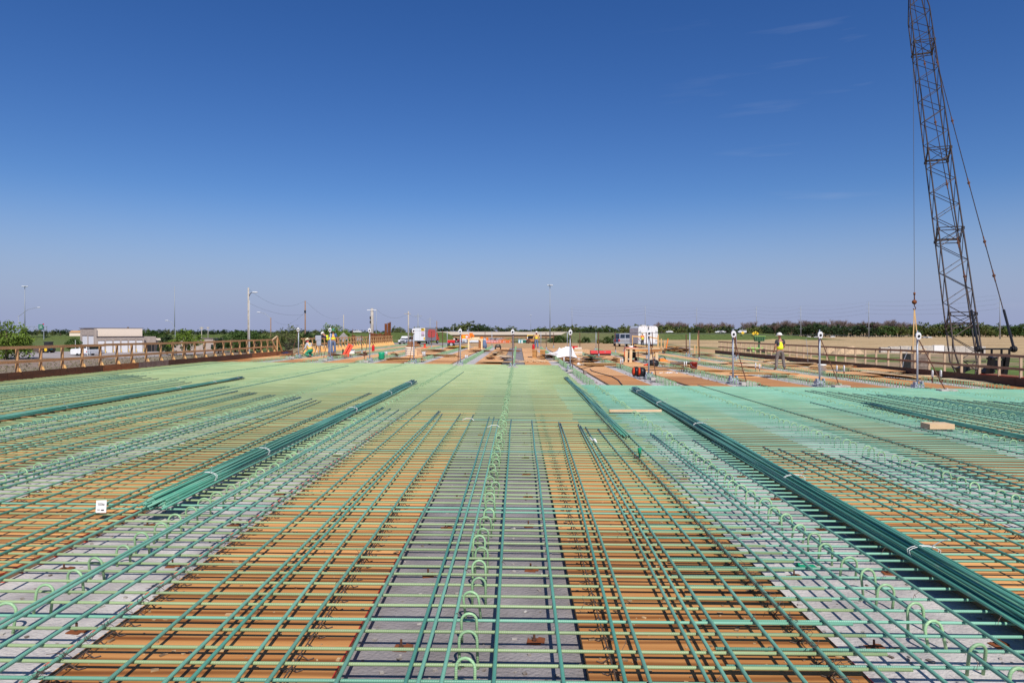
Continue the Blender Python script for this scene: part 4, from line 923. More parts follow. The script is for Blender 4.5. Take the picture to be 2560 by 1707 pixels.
# transmission line on the right
TP = [(1430, 768, 900), (1613, 764, 760), (1742, 769, 720), (1891, 766, 690), (2002, 765, 655), (2172, 754, 585), (2500, 738, 500)]
tn = ['first from the left', 'behind the white trailer', 'third from the left', 'left of the standing worker', 'right of the standing worker', 'tallest, left of the crane hook', 'beyond the crane boom']
tw = []
for k, (px, top, Y) in enumerate(TP):
    t, h = pole('transmission_pole', 'slim steel transmission pole, ' + tn[k], 'transmission pole', px, top, Y, .48, M_STEELF, r1=.26, group='transmission poles on the right')
    b = MB(); X, z0 = t.location.x, t.location.z; pts = []
    for q, dz in enumerate((2.5, 6.0, 9.5)):
        b.tube([(0, 0, h - dz), (-2.4, 0, h - dz + .5)], .1, 5); pts.append(Vector((X - 2.4, Y, z0 + h - dz - .6)))
    b.obj('davit_arm', M_STEELF, t); b = MB(); b.box((0, 0, 8.4), (3.6, .2, .2)); b.obj('lower_crossarm', M_STEELF, t); tw.append(pts + [Vector((X, Y, z0 + h))])
def sag(a, b_, s, n=10): a, b_ = Vector(a), Vector(b_); return [a.lerp(b_, i / n) - Vector((0, 0, s * 4 * (i / n) * (1 - i / n))) for i in range(n + 1)]
wn_ = ['top', 'second', 'third', 'highest']
for q in range(4):
    m = MB()
    for k in range(len(tw) - 1): m.tube(sag(tw[k][q], tw[k + 1][q], 2.2 if q < 3 else 1.6), .05 if q < 3 else .03, 3)
    tag(m.obj('power_line', M_WIRE), 'thin power line, %s wire between the transmission poles' % ['upper arm', 'middle arm', 'lower arm', 'pole top'][q], 'power line', 'wires of the transmission line')
for a, b_, s, lab in ((U1, (wx(763, 150), 150, wz(752, 150)), 2.0, 'upper wire from the weathered pole to the brown pole'), ((U1[0], 119, wz(757, 119)), (wx(763, 150), 150, wz(786, 150)), .9, 'lower wire from the weathered pole to the brown pole'),
                      (U2, (wx(686, 178), 178, wz(802, 178)), 1.8, 'sagging wire from the brown pole to the short lamp pole'), ((wx(763, 150), 150, wz(752, 150)), (wx(859, 300), 300, wz(790, 300)), 2.5, 'wire from the brown pole to the thin pale pole'),
                      ((U3[0] + .8, 130, U3[2]), U4, 1.3, 'dark wire from the thick grey pole to the next pole'), (U4, (wx(1045, 260), 260, wz(788, 260)), .8, 'wire from the grey pole to the pole above the truck'), ((wx(1045, 260), 260, wz(788, 260)), (wx(1092, 400), 400, wz(806, 400)), 2.0, 'wire from the pole above the truck towards the bridge')):
    m = MB(); m.tube(sag(a, b_, s, 12), .016, 3); tag(m.obj('power_line', M_WIRE), lab, 'wire')
# sign gantry and road signs
t = thing('sign_gantry', 'highway sign gantry with a green sign at far left', 'sign gantry', on(112, 425))
z = lambda py: wz(py, 425) - t.location.z
m = MB()
for zz in (z(816), z(823.5)):
    for yy in (-.6, .6): m.tube([(-16, yy, zz), (1.4, yy, zz)], .14, 5)
for k in range(12): m.tube([(-15.5 + k * 1.4, -.6, z(816) if k % 2 else z(823.5)), (-14.1 + k * 1.4, -.6, z(823.5) if k % 2 else z(816))], .09, 4)
m.obj('truss', M_STEELF, t)
m = MB(); m.tube([(-.6, 0, -.5), (-.6, 0, z(816))], .22, 6); m.tube([(1.1, 0, z(826)), (1.1, 0, z(816))], .15, 6); m.obj('post', M_STEELF, t)
m = MB(); m.box((-1.8, -.9, z(816.8)), (2.9, .1, 2.9)); m.obj('green_sign', mat('sign_green', (.0, .16, .09), .4), t)
m = MB(); m.box((-.3, -.9, z(810.5)), (.9, .1, .7)); m.obj('exit_tab', M_RED, t)
m = MB()
for k, (w, zz) in enumerate(((2.0, .7), (1.6, 0), (2.1, -.7))): m.box((-1.8, -.97, z(816.8) + zz), (w, .04, .2))
m.obj('sign_lettering', M_WHITE, t)
def flat_sign(px, py, w, h, Y, label, m, diamond=False, legs=(0,), back=True, name='road_sign'):
    X = wx(px, Y); zc = wz(py, Y); z0 = gz(X, Y); t = thing(name, label, 'sign', (X, Y, z0))
    b = MB(); zz = zc - z0
    if diamond: b.box((0, 0, zz), (w, .03, w), Matrix.Rotation(rad(45), 3, 'Y'))
    else: b.box((0, 0, zz), (w, .03, h))
    b.obj('panel', m, t)
    b = MB()
    for x in legs: b.box((x, .06, (zz + h * .2) / 2), (.06, .06, zz + h * .2))
    b.obj('post', M_GALV, t); return t, zz
M_SBACK = mat('sign_back', (.38, .34, .34), .6, .2)
flat_sign(859, 843, .95, .95, 92, 'grey back of a diamond road sign beyond the gusseted rail', M_SBACK, True, (-.5, .5))
t, zz = flat_sign(895, 846, 1.25, .62, 96, 'grey back of a rectangular road sign beside the rusty piles', M_SBACK, False, (-.4, .4))
b = MB()
for k in (-.12, .1): b.box((0, .035, zz + k), (1.1, .03, .05)); b.box((0, -.03, zz + k), (1.1, .03, .04))
b.obj('sign_rail', M_BLOCKC, t)
t, zz = flat_sign(1169.5, 842, 5.4, 2.0, 290, 'wide orange construction sign board with a black arrow under the bridge', M_ORANGE, False, (-2, 2))
b = MB(); b.box((1.35, -.03, zz + 1.3), (1.6, .03, .7)); b.obj('top_panel', M_ORANGE, t)
b = MB(); b.bar((1.2, -.04, zz - .4), (1.9, -.04, zz + .35), .12, .04, (0, 1, 0)); b.box((1.85, -.04, zz + .3), (.5, .03, .15)); b.box((2.0, -.04, zz + .15), (.15, .03, .45)); b.obj('arrow', M_BLACK, t)
b = MB(); b.lathe([(.5, -.02), (.5, .02)], (-.45, -.04, zz), 16, 'y'); b.obj('route_shield', M_WHITE, t)
b = MB(); b.box((-1.9, -.03, zz), (.5, .03, 1.1)); b.box((-1.3, -.03, zz), (.4, .03, 1.0)); b.obj('yellow_symbol', M_YEL, t)
flat_sign(1204.5, 846, 1.2, 1.4, 300, 'left of two small orange work signs under the bridge', M_ORANGE, False, (0,))
flat_sign(1218, 847, 1.0, 1.0, 300, 'right orange diamond of two small work signs under the bridge', M_ORANGE, True, (0,))
flat_sign(1214, 850, 1.4, 1.6, 306, 'white blank board between the two small orange work signs', M_WHITE, False, (0,))
t, zz = flat_sign(1325.5, 843.5, 2.1, 1.75, 240, 'yellow and white notice board behind the worker in the centre', M_WHITE, False, (-.8, .8))
b = MB(); b.box((0, -.03, zz + .6), (2.1, .03, .6)); b.obj('yellow_header', M_YEL, t)
b = MB(); b.box((-.1, -.03, zz - .2), (1.1, .03, .18)); b.box((.1, -.03, zz - .5), (.9, .03, .15)); b.obj('board_print', M_BLACK, t)
for px, py, lab in ((1494, 851, 'highest of the three'), (1495.5, 855, 'lower left of the three'), (1502, 854, 'right one of the three')):
    flat_sign(px, py, .3, .3, 190, 'tiny yellow marker sign at the foot of the right bank, ' + lab, M_YEL, False, (0,))
for k, px in enumerate((1857, 1884, 1889, 1893)):
    flat_sign(px, [832, 834, 832, 834][k], 1.6, 1.6, 425, 'small yellow sign on the far highway, %s of four' % ['leftmost', 'second', 'third', 'rightmost'][k], M_YEL, True, (0,), name='road_sign')
# rusty sheet piles
t = thing('sheet_piles', 'row of rusty steel sheet piles with one tall bent pile', 'sheet piling', (wx(950, 90), 90, -2.2))
def pile(px, top, w, Y=90, lean=0):
    X = wx(px, Y) - t.location.x; h = wz(top, Y) + 2.2; b = MB()
    prof = [(-w / 2, 0), (-w * .3, .16), (w * .3, .16), (w / 2, 0), (w * .3, .10), (-w * .3, .10)]
    vs = [(X + u, v, 0) for u, v in prof] + [(X + u + lean, v - .2 * (lean != 0), h) for u, v in prof]; k = 6
    b.add(vs, [tuple(range(5, -1, -1)), tuple(range(6, 12))] + [(i, (i + 1) % 6, 6 + (i + 1) % 6, 6 + i) for i in range(6)]); b.obj('pile', M_RUSTR, t)
for k, px in enumerate((927, 933, 939, 945, 951, 958)): pile(px, [832, 833, 834, 835, 833, 836][k], .36)
pile(966, 809, .34, lean=-.04); pile(972, 807, .36, lean=.0); pile(975.5, 805, .2, lean=.0); pile(962, 834, .3); pile(977, 838, .3); pile(884, 838, .5, 90)
# barrier row of big concrete blocks beyond the crane
bl = [(2212, .9, 868), (2235, 1.0, 866), (2262, 1.1, 865), (2290, 1.1, 865), (2318, 1.1, 864), (2345, 1.3, 863), (2372, 1.2, 865), (2398, 1.2, 865), (2424, 1.2, 866), (2448, 1.0, 866)]
for k, (px, h, top) in enumerate(bl):
    x, y, z = on(px, 168); m = MB(); m.box((0, 0, (wz(top, 168) - z) / 2), (2.5, 1.0, wz(top, 168) - z)); o = m.obj('concrete_block', M_WHITE if k == 5 else M_GREYCB if False else M_BLOCKC, loc=(x, y, z), bevel=.04)
    tag(o, 'large concrete block in the row behind the crane, ' + ('the white one' if k == 5 else '%s from the left' % ORD[k]), 'concrete block', 'row of large concrete blocks')
# heaps of soil
for px, py, Y, w, h, lab in ((2118, 876, 150, 7, 1.6, 'tan soil heap seen through the right rail beside the standing worker'), (2080, 877, 152, 4, 1.2, 'smaller tan soil heap left of the larger heap'), (1755, 868, 150, 10, .8, 'low dark soil heap in front of the tan field')):
    X = wx(px, Y); m = MB(); nn = 14
    vs = []; 
    for j in range(nn + 1):
        for i in range(nn + 1):
            u, v = i / nn * 2 - 1, j / nn * 2 - 1; q = max(0, 1 - u * u - v * v); vs.append((u * w / 2, v * w / 3, q ** .8 * h * (1 + .5 * N.noise(Vector((u * 3 + X, v * 3, 1)))) - .05))
    m.add(vs, [(j * (nn + 1) + i, j * (nn + 1) + i + 1, (j + 1) * (nn + 1) + i + 1, (j + 1) * (nn + 1) + i) for j in range(nn) for i in range(nn)])
    tag(m.obj('soil_heap', mat('soil', (.50, .36, .22), .95, bump=.8, bscale=6, scale=2) if w < 9 else mat('soil_dark', (.27, .19, .13), .95, bump=.8, bscale=6), loc=(X, Y, gz(X, Y))), lab, 'soil heap')
# black fence near the spruce
t = thing('black_fence', 'low black picket fence left of the gusseted rail', 'fence', (wx(713, 120), 120, gz(wx(713, 120), 120)))
m = MB()
for k in range(24): m.box((k * .15, 0, .75), (.03, .03, 1.5))
m.box((1.7, 0, 1.4), (3.5, .04, .05)); m.box((1.7, 0, .2), (3.5, .04, .05)); m.obj('panel', M_BLACK, t)
# ================================================================ VEHICLES
def wheel(par, x, y, r, w=.24):
    m = MB(); m.lathe([(r * .62, -w / 2), (r * .95, -w / 2), (r, -w * .3), (r, w * .3), (r * .95, w / 2), (r * .62, w / 2)], (x, y, r), 18, 'x'); o = m.obj('wheel', M_RUBBER, par, True)
    m = MB(); m.lathe([(r * .2, -w * .53), (r * .6, -w * .52), (r * .6, w * .52), (r * .2, w * .53)], (x, y, r), 14, 'x'); m.obj('rim', M_GALV, o)
def vehicle(kind, label, loc, rz, paint, name=None, group=None):
    t = thing(name or {'pickup': 'pickup_truck', 'suv': 'parked_car', 'sedan': 'parked_car', 'van': 'white_van'}[kind], label, {'pickup': 'pickup', 'suv': 'car', 'sedan': 'car', 'van': 'van'}[kind], loc, rz, group)
    if kind == 'pickup':
        body = [(-2.75, .48), (-2.78, 1.08), (-1.0, 1.12), (-.9, 1.1), (1.3, 1.1), (2.55, 1.02), (2.75, .85), (2.78, .45)]; cabin = [(-1.0, 1.08), (-.85, 1.82), (.35, 1.86), (1.25, 1.08)]; W = 1.98; r = .39; ax = (-1.75, 1.75)
    elif kind == 'suv':
        body = [(-2.3, .45), (-2.35, 1.0), (1.2, 1.08), (2.25, .98), (2.4, .8), (2.4, .42)]; cabin = [(-2.3, 1.0), (-2.05, 1.72), (.3, 1.78), (1.2, 1.06)]; W = 1.92; r = .36; ax = (-1.4, 1.45)
    elif kind == 'van':
        body = [(-2.7, .45), (-2.7, 1.3), (1.9, 1.3), (2.6, 1.1), (2.7, .5)]; cabin = [(-2.68, 1.28), (-2.6, 2.15), (1.0, 2.15), (1.85, 1.28)]; W = 2.0; r = .36; ax = (-1.7, 1.7)
    else:
        body = [(-2.3, .4), (-2.35, .92), (-1.6, .98), (1.1, .98), (2.2, .85), (2.3, .4)]; cabin = [(-1.7, .95), (-1.0, 1.42), (.2, 1.45), (1.1, .95)]; W = 1.82; r = .33; ax = (-1.4, 1.4)
    m = MB(); m.prism(body, -W / 2, W / 2, 'x'); m.obj('body', paint, t, bevel=.07)
    m = MB(); m.prism(cabin, -W / 2 + .12, W / 2 - .12, 'x'); m.obj('cabin', paint, t, bevel=.06)
    (b0, z0), (b1, z1), (b2, z2), (b3, z3) = cabin; hw = W / 2 - .11
    m = MB()
    m.quad((-hw + .12, b3 + .015 - .06, z3 + .06), (hw - .12, b3 + .015 - .06, z3 + .06), (hw - .16, b2 + .05, z2 - .07), (-hw + .16, b2 + .05, z2 - .07)); m.obj('windscreen', M_GLASS, t)
    m = MB(); m.quad((hw - .12, b0 - .012 + .03, z0 + .1), (-hw + .12, b0 - .012 + .03, z0 + .1), (-hw + .16, b1 - .025, z1 - .09), (hw - .16, b1 - .025, z1 - .09)); m.obj('rear_window', M_GLASS, t)
    for s in (-1, 1):
        m = MB(); x = s * (hw + .006); a, c = (b0 + .14, z0 + .1), (b3 - .22, z3 + .1)
        m.add([(x, *a), (x, *c), (x, b2 - .02, z2 - .1), (x, b1 + .1, z1 - .1)], [(0, 1, 2, 3)]); m.obj('side_window', M_GLASS, t)
        m = MB(); m.box((s * (W / 2 - .22), body[-1][0] + .005, .82), (.32, .06, .16)); m.obj('headlight', M_HEADL, t)
        m = MB(); m.box((s * (W / 2 - .12), body[0][0] - .03, .92), (.16, .06, .3)); m.obj('tail_light', M_TAIL, t)
        m = MB(); m.box((s * (W / 2 + .1), b3 - .3, z3 + .12), (.22, .1, .16)); m.obj('mirror', M_BLACK, t, bevel=.02)
        for y in ax: wheel(t, s * (W / 2 - .13), y, r)
    m = MB(); m.box((0, body[-1][0] + .04, .5), (W * .96, .14, .2)); m.box((0, body[-1][0] + .015, .8), (W * .5, .05, .2)); m.obj('front_bumper', M_BLACK, t)
    m = MB(); m.box((0, body[0][0] - .05, .52), (W * .96, .14, .2)); m.obj('rear_bumper', M_GALV, t)
    return t
M_SILV = mat('silver_paint', (.42, .43, .46), .3, .4, var=.03); M_DGREY = mat('dark_grey_paint', (.05, .05, .06), .3, .2); M_BLUEP = mat('dark_blue_paint', (.03, .05, .12), .3, .2); M_RPAINT = mat('red_car_paint', (.42, .02, .03), .3)
def onr(px, Y): x, y, z = on(px, Y); return (x, y, z + .09)
vehicle('suv', 'white and dark police style car parked facing the camera by the box truck', onr(1015, 142), rad(172), M_WHITE)
vehicle('pickup', 'white pickup facing the camera on the road under the orange board', onr(1161, 262), rad(180), M_WHITE)
vehicle('sedan', 'dark red car left of the white pickup under the bridge', onr(1148, 250), rad(180), M_RPAINT)
vehicle('suv', 'dark car just right of the white pickup under the bridge', onr(1172, 270), rad(180), M_BLUEP)
vehicle('sedan', 'dark grey car behind the far right of the red lift, near the road', onr(1139, 300), rad(180), M_DGREY)
vehicle('suv', 'white car framed inside the timber saw bench', onr(1187, 245), rad(90), M_WHITE)
vehicle('sedan', 'silver car far up the road beyond the bridge', on(1228, 560), rad(180), M_SILV)
for k, (px, Y) in enumerate(((1252, 620), (1258, 640), (1268, 700), (1277, 720))):
    vehicle('suv', 'tiny %s car on the road beyond the bridge' % ['white', 'silver', 'dark', 'grey blue'][k], on(px, Y), rad(180), [M_WHITE, M_SILV, M_DGREY, M_BLUEP][k])
X = wx(893, 436); vehicle('pickup', 'white pickup driving along the left highway bank', (X, 437, gz(X, 440) + .08), rad(-90), M_WHITE)
X = wx(1856, 436); vehicle('van', 'white van on the far highway right of the trailer', (X, 437, gz(X, 440) + .1), rad(90), M_WHITE)
for k, px in enumerate((1674, 1797, 1806)):
    X = wx(px, 436); vehicle('sedan', '%s car on the far highway behind the field' % ['lone white', 'left white', 'right silver'][k], (X, 437, gz(X, 440) + .08), rad(90), [M_WHITE, M_WHITE, M_SILV][k])
for k, (px, Y, p) in enumerate(((2020, 600, M_WHITE), (2040, 600, M_SILV), (2081, 640, M_WHITE), (2312, 560, M_SILV), (2322, 560, M_WHITE))):
    vehicle('sedan', ['white car at the field edge right of the worker', 'silver car beside the white car at the field edge', 'single far white car between two poles', 'silver car left of the white car by the post head', 'white car by the right post head at the field edge'][k], on(px, Y), rad(90), p)
# pickup hitched to the white trailer
vehicle('pickup', 'silver pickup hitched to the white enclosed trailer', on(1564, 97), rad(-9), M_SILV)
vehicle('pickup', 'dark blue pickup partly hidden left of the silver pickup', on(1551, 103), rad(-6), M_BLUEP)
t = thing('enclosed_trailer', 'white enclosed cargo trailer with rear doors ajar at the far right of the deck', 'trailer', on(1620, 84), rad(0.5))
hb_ = wz(815, 84) - t.location.z
m = MB(); m.prism([(-1.2, .55), (-1.2, hb_ - .25), (-1.08, hb_ - .06), (-.9, hb_), (.9, hb_), (1.08, hb_ - .06), (1.2, hb_ - .25), (1.2, .55)], 0, 6.2, 'y'); m.obj('trailer_box', M_WHITE, t)
M_WHITE2 = mat('door_white', (.74, .76, .78), .4, var=.05)
for s, x in ((-1, -.58), (1, .62)):
    m = MB(); m.box((x, -.035, hb_ / 2 + .22), (1.06, .05, hb_ - .85)); d = m.obj('rear_door', M_WHITE2, t)
    m = MB(); m.tube([(x + s * .35, -.08, .75), (x + s * .35, -.08, hb_ - .5)], .02, 6); m.obj('lock_bar', M_GALV, d)
    for z in (.9, hb_ - .75): m = MB(); m.box((x + s * .42, -.07, z), (.3, .03, .05)); m.obj('hinge', M_BLACK, d)
    m = MB(); m.box((s * 1.12, -.03, 1.15), (.1, .05, .16)); m.obj('tail_light', M_TAIL, t)
    wheel(t, s * 1.05, 2.9, .34); wheel(t, s * 1.05, 3.7, .34)
m = MB(); m.box((.05, -.02, hb_ / 2 + .5), (.12, .06, hb_ - 1.2)); m.obj('door_gap_shade', M_SHADE, t)  # dark strip paints the shade between the doors
m = MB(); m.box((0, -.03, .56), (2.3, .1, .14)); m.obj('rear_bumper', M_GALV, t)
for k in range(6): m = MB(); m.box((-.75 + k * .3, -.02, hb_ - .14), (.06, .03, .035)); m.obj('marker_light', M_TAIL, t)
m = MB(); m.box((0, 3, hb_ + .08), (.5, .5, .16)); m.obj('roof_vent', M_BLOCKC, t)
m = MB(); m.bar((0, 6.1, .5), (0, 7.3, .5), .12, .12); m.obj('drawbar', M_BLACK, t)
# box truck
t = thing('box_truck', 'white box truck with a red logo panel on its grey shaded side', 'truck', onr(1050, 150), rad(-12))
m = MB(); m.box((0, 3.6, 2.15), (2.5, 7.4, 2.9)); m.obj('cargo_box', mat('shaded_side', (.33, .33, .36), .5, .3), t)  # white box coloured grey, the shade on its side painted in
m = MB(); m.box((-.62, -.13, 2.15), (1.2, .05, 2.75)); m.box((.62, -.13, 2.15), (1.2, .05, 2.75)); m.obj('rear_door', M_WHITE2, t)
m = MB(); m.box((.72, -.18, 3.2), (.8, .03, .55)); m.obj('yellow_placard', M_YEL, t)
m = MB(); m.box((.6, -.20, 3.35), (.45, .02, .14)); m.box((.75, -.20, 3.14), (.6, .02, .06)); m.obj('placard_print', M_BLACK, t)
m = MB(); m.box((.72, -.18, 2.45), (.72, .03, .6)); m.obj('pale_poster', mat('poster_lilac', (.62, .46, .58), .6), t)
m = MB(); m.box((.72, -.18, 1.95), (.72, .03, .34)); m.obj('dark_poster', mat('poster_dark', (.20, .10, .12), .6, c2=(.5, .4, .4), scale=9), t)
m = MB(); m.box((1.05, -.18, 1.25), (.3, .03, .55)); m.obj('orange_placard', M_YEL, t)
m = MB(); m.prism([(1.6, 1.6), (1.5, 2.4), (1.9, 3.1), (2.8, 3.25), (6.4, 3.15), (6.8, 2.6), (6.5, 1.7), (5.4, 1.45), (2.6, 1.45)], 1.26, 1.28, 'x'); m.obj('red_logo', mat('logo_red', (.72, .10, .08), .5), t)
m = MB(); m.prism([(7.5, .7), (7.5, 2.3), (8.1, 2.55), (8.7, 2.4), (9.3, 1.5), (9.9, 1.4), (10, .7)], -1.1, 1.1, 'x'); m.obj('cab', M_REDO, t, bevel=.05)
m = MB(); m.box((0, 4, .6), (.9, 8, .2)); m.box((0, -.15, .55), (2.3, .15, .12)); m.obj('chassis', M_BLACK, t)
for s in (-1, 1):
    for y in (1.6, 2.6, 8.6): wheel(t, s * 1.05, y, .48, .3)
    m = MB(); m.box((s * 1.35, 8.7, 1.9), (.12, .15, .4)); m.obj('mirror', M_BLACK, t)
# left lot: small trailer, ladder truck, tractor
t = thing('cargo_trailer', 'small white cargo trailer parked on the lot behind the left rail', 'trailer', on(203, 146), rad(4))
m = MB(); m.prism([(-1.7, .35), (-1.75, 1.3), (-1.55, 1.55), (1.5, 1.55), (1.7, 1.3), (1.7, .35)], -.9, .9, 'y'); m.obj('trailer_box', M_WHITE, t, bevel=.04)
m = MB(); m.lathe([(.04, 0), (.04, 1.9)], (-1.2, 0, 1.5), 6); m.obj('vent_pipe', M_WHITE, t)
for x in (-.3, .4): m = MB(); m.lathe([(.15, -.1), (.3, -.08), (.3, .08), (.15, .1)], (x, -.85, .3), 14, 'y'); m.obj('wheel', M_RUBBER, t)
m = MB(); m.box((.95, -.92, .42), (.22, .03, .24)); m.obj('red_reflector', M_RED, t)
t = vehicle('van', 'white service van seen from behind beside the small cargo trailer', on(228.5, 148), rad(-4), M_WHITE, name='service_van')
m = MB()
for s in (-.25, .25): m.bar((1.35 + s, -2.6, .0), (1.05 + s, -2.6, 1.9), .05, .05)
for k in range(5): m.box((1.28 - k * .06, -2.6, .3 + k * .35), (.5, .04, .04))
m.obj('ladder', M_WHITE, t)
t = thing('tractor', 'dark green tractor with yellow wheels parked on the lot', 'tractor', on(117, 166), rad(80))
m = MB(); m.box((0, .9, 1.1), (.8, 1.9, .7)); m.box((0, -.6, 1.0), (1.0, 1.4, .7)); m.obj('body', mat('tractor_teal', (.01, .07, .08), .5), t, bevel=.05)
m = MB(); m.box((0, -.5, 2.0), (1.3, 1.4, 1.3)); m.obj('cab', M_GLASS, t, bevel=.05); m = MB(); m.box((0, -.5, 2.7), (1.5, 1.6, .12)); m.obj('roof', M_DGREY, t)
for s in (-1, 1):
    m = MB(); m.lathe([(.3, -.2), (.8, -.2), (.85, 0), (.8, .2), (.3, .2)], (s * .85, -.7, .85), 18, 'x'); o = m.obj('wheel', M_RUBBER, t); m = MB(); m.lathe([(.1, -.22), (.42, -.21), (.42, .21), (.1, .22)], (s * .85, -.7, .85), 14, 'x'); m.obj('rim', M_YEL, o)
    m = MB(); m.lathe([(.2, -.14), (.5, -.14), (.5, .14), (.2, .14)], (s * .7, 1.4, .5), 16, 'x'); m.obj('wheel', M_RUBBER, t)
t = thing('mower_deck', 'low dark rotary mower hitched beside the tractor on the lot', 'mower', on(94, 166))
m = MB(); m.prism([(-1.4, .2), (-1.2, .7), (-.5, 1.2), (.4, 1.25), (1.2, .8), (1.5, .3)], -1.2, 1.2, 'y'); m.obj('deck', mat('mower_brown', (.10, .07, .06), .7), t, bevel=.05)
m = MB(); m.lathe([(.2, -.12), (.45, -.12), (.45, .12), (.2, .12)], (-1.3, -1.0, .45), 14, 'y'); m.lathe([(.2, -.12), (.45, -.12), (.45, .12), (.2, .12)], (1.2, -1.0, .45), 14, 'y'); m.obj('wheel', M_RUBBER, t)
# lime machine and green bin beyond the right rail
t = thing('lime_lift', 'lime green tracked machine seen through the right rail', 'machine', on(1888, 150), 0)
m = MB(); m.box((0, 0, .95), (4.3, 1.8, .5)); m.box((-.5, 0, 1.45), (1.4, 1.5, .5)); m.bar((.8, -.3, 1.3), (2.4, -.3, .5), .3, .3); m.bar((-1.9, -.5, 1.5), (1.5, -.5, 1.6), .25, .25); m.obj('body', M_LIME, t, bevel=.04)
m = MB(); m.box((.4, -.91, .85), (1.5, .03, .35)); m.obj('engine_opening', M_BLACK, t)
for x in (-1.6, 1.6): m = MB(); m.lathe([(.2, -.25), (.68, -.25), (.72, 0), (.68, .25), (.2, .25)], (x, -.85, .7), 18, 'y'); m.obj('wheel', M_RUBBER, t)
t = thing('green_bin', 'green open bin with dark ribs standing on the lime machine', 'bin', (wx(1898, 149.5), 149.5, gz(wx(1890, 150), 150) + 1.7))
z0 = wz(853, 149.5) - t.location.z; zt = wz(840.5, 149.5) - t.location.z
m = MB(); m.prism([(-.95, z0), (-1.15, zt), (1.15, zt), (.95, z0)], -.5, .5, 'y'); m.box((0, 0, z0 / 2), (.4, .4, z0)); m.obj('tub', mat('bin_green', (.06, .17, .07), .6), t)
m = MB(); m.box((0, 0, zt), (2.5, 1.15, .1)); m.obj('rim', M_LIME, t)
for k in range(5): m = MB(); m.box((-.8 + k * .4, -.53, (z0 + zt) / 2), (.14, .06, (zt - z0) * .8)); m.obj('rib', M_BLACK, t)
t = thing('white_tank', 'small white tank beside the lime machine', 'tank', on(1862, 149)); m = MB(); m.lathe([(.1, -.9), (.4, -.8), (.45, 0), (.4, .8), (.1, .9)], (0, 0, .5), 14, 'x'); m.obj('tank', M_WHITE, t, True)
t = thing('yellow_can', 'small yellow can left of the white tank by the lime machine', 'can', on(1838, 149)); m = MB(); m.lathe([(.22, 0), (.25, .6), (.1, .75), (.1, .85)], n=12); m.obj('can', M_YEL, t, True)
# portable toilets, bin, barrels, skid steer under the bridge
M_TEALP = mat('toilet_teal', (.06, .42, .44), .5); M_CYAN = mat('toilet_blue', (.08, .40, .55), .5)
for px, m_, lab, Y in ((1298.5, M_CYAN, 'blue portable toilet under the bridge', 330), (1305, M_TEALP, 'teal portable toilet beside the blue one', 325)):
    t = thing('portable_toilet', lab, 'portable toilet', on(px, Y)); m = MB(); m.box((0, 0, 1.1), (1.15, 1.15, 2.2)); m.obj('cabin', m_, t, bevel=.05); m = MB(); m.box((0, -.59, 1.05), (.7, .04, 1.8)); m.obj('door', M_WHITEP, t); m = MB(); m.prism([(-.6, 2.2), (.6, 2.2), (.3, 2.42), (-.3, 2.42)], -.6, .6, 'y'); m.obj('roof', M_WHITEP, t)
t = thing('trash_bin', 'dark green wheeled bin with a white lid under the bridge', 'bin', on(1311, 240)); m = MB(); m.prism([(-.45, .1), (-.6, 1.25), (.6, 1.25), (.45, .1)], -.5, .5, 'y'); m.obj('tub', mat('bin_dark_green', (.01, .13, .09), .5), t); m = MB(); m.box((.05, 0, 1.34), (1.3, 1.1, .16)); m.obj('lid', M_WHITEP, t); m = MB(); m.box((.75, 0, 1.5), (.4, .3, .3)); m.obj('orange_bag', M_ORANGE, t)
t = thing('skid_steer', 'orange brown skid steer loader beside the worker in the centre', 'loader', on(1326, 175), rad(20)); m = MB(); m.box((0, 0, .75), (1.3, 2.2, .7)); m.obj('body', mat('loader_orange', (.42, .17, .05), .6), t, bevel=.05); m = MB(); m.box((.05, 0, 1.5), (1.1, 1.1, .95)); m.obj('cab', M_BLACK, t, bevel=.04); m = MB(); m.box((-1.0, -1.2, .5), (1.0, .6, .6)); m.obj('bucket', M_RUST, t)
for s in (-1, 1):
    for y in (-.65, .65): wheel(t, s * .75, y, .38, .28)
for k in range(16):
    px = 1216 + k * 3.9; Y = 215 + k * 2
    m = MB(); m.lathe([(.30, 0), (.30, .08), (.24, .1), (.22, .5), (.20, .95), (.1, 1.0)], n=12); o = m.obj('traffic_barrel', M_REDO, loc=on(px, Y), smooth=True); tag(o, 'orange traffic barrel in the line under the bridge', 'traffic barrel', 'line of orange traffic barrels')
    m = MB(); m.lathe([(.236, .32), (.232, .46)], n=12); m.lathe([(.226, .62), (.222, .76)], n=12); m.obj('white_band', M_WHITE, o, True)
t = thing('plastic_fence', 'orange plastic safety fence sagging across the site under the bridge', 'fence', on(1262, 200)); m = MB()
for k in range(7): m.box((-1.8 + k * .62, 0, .6), (.05, .05, 1.3))
m.obj('stake', M_LUM, t); m = MB()
for q in range(4): m.tube([(-1.8 + k * .31, -.03, .25 + q * .26 - .1 * math.sin(k * .9)) for k in range(13)], .06, 4)
m.obj('netting', M_ORANGE, t)
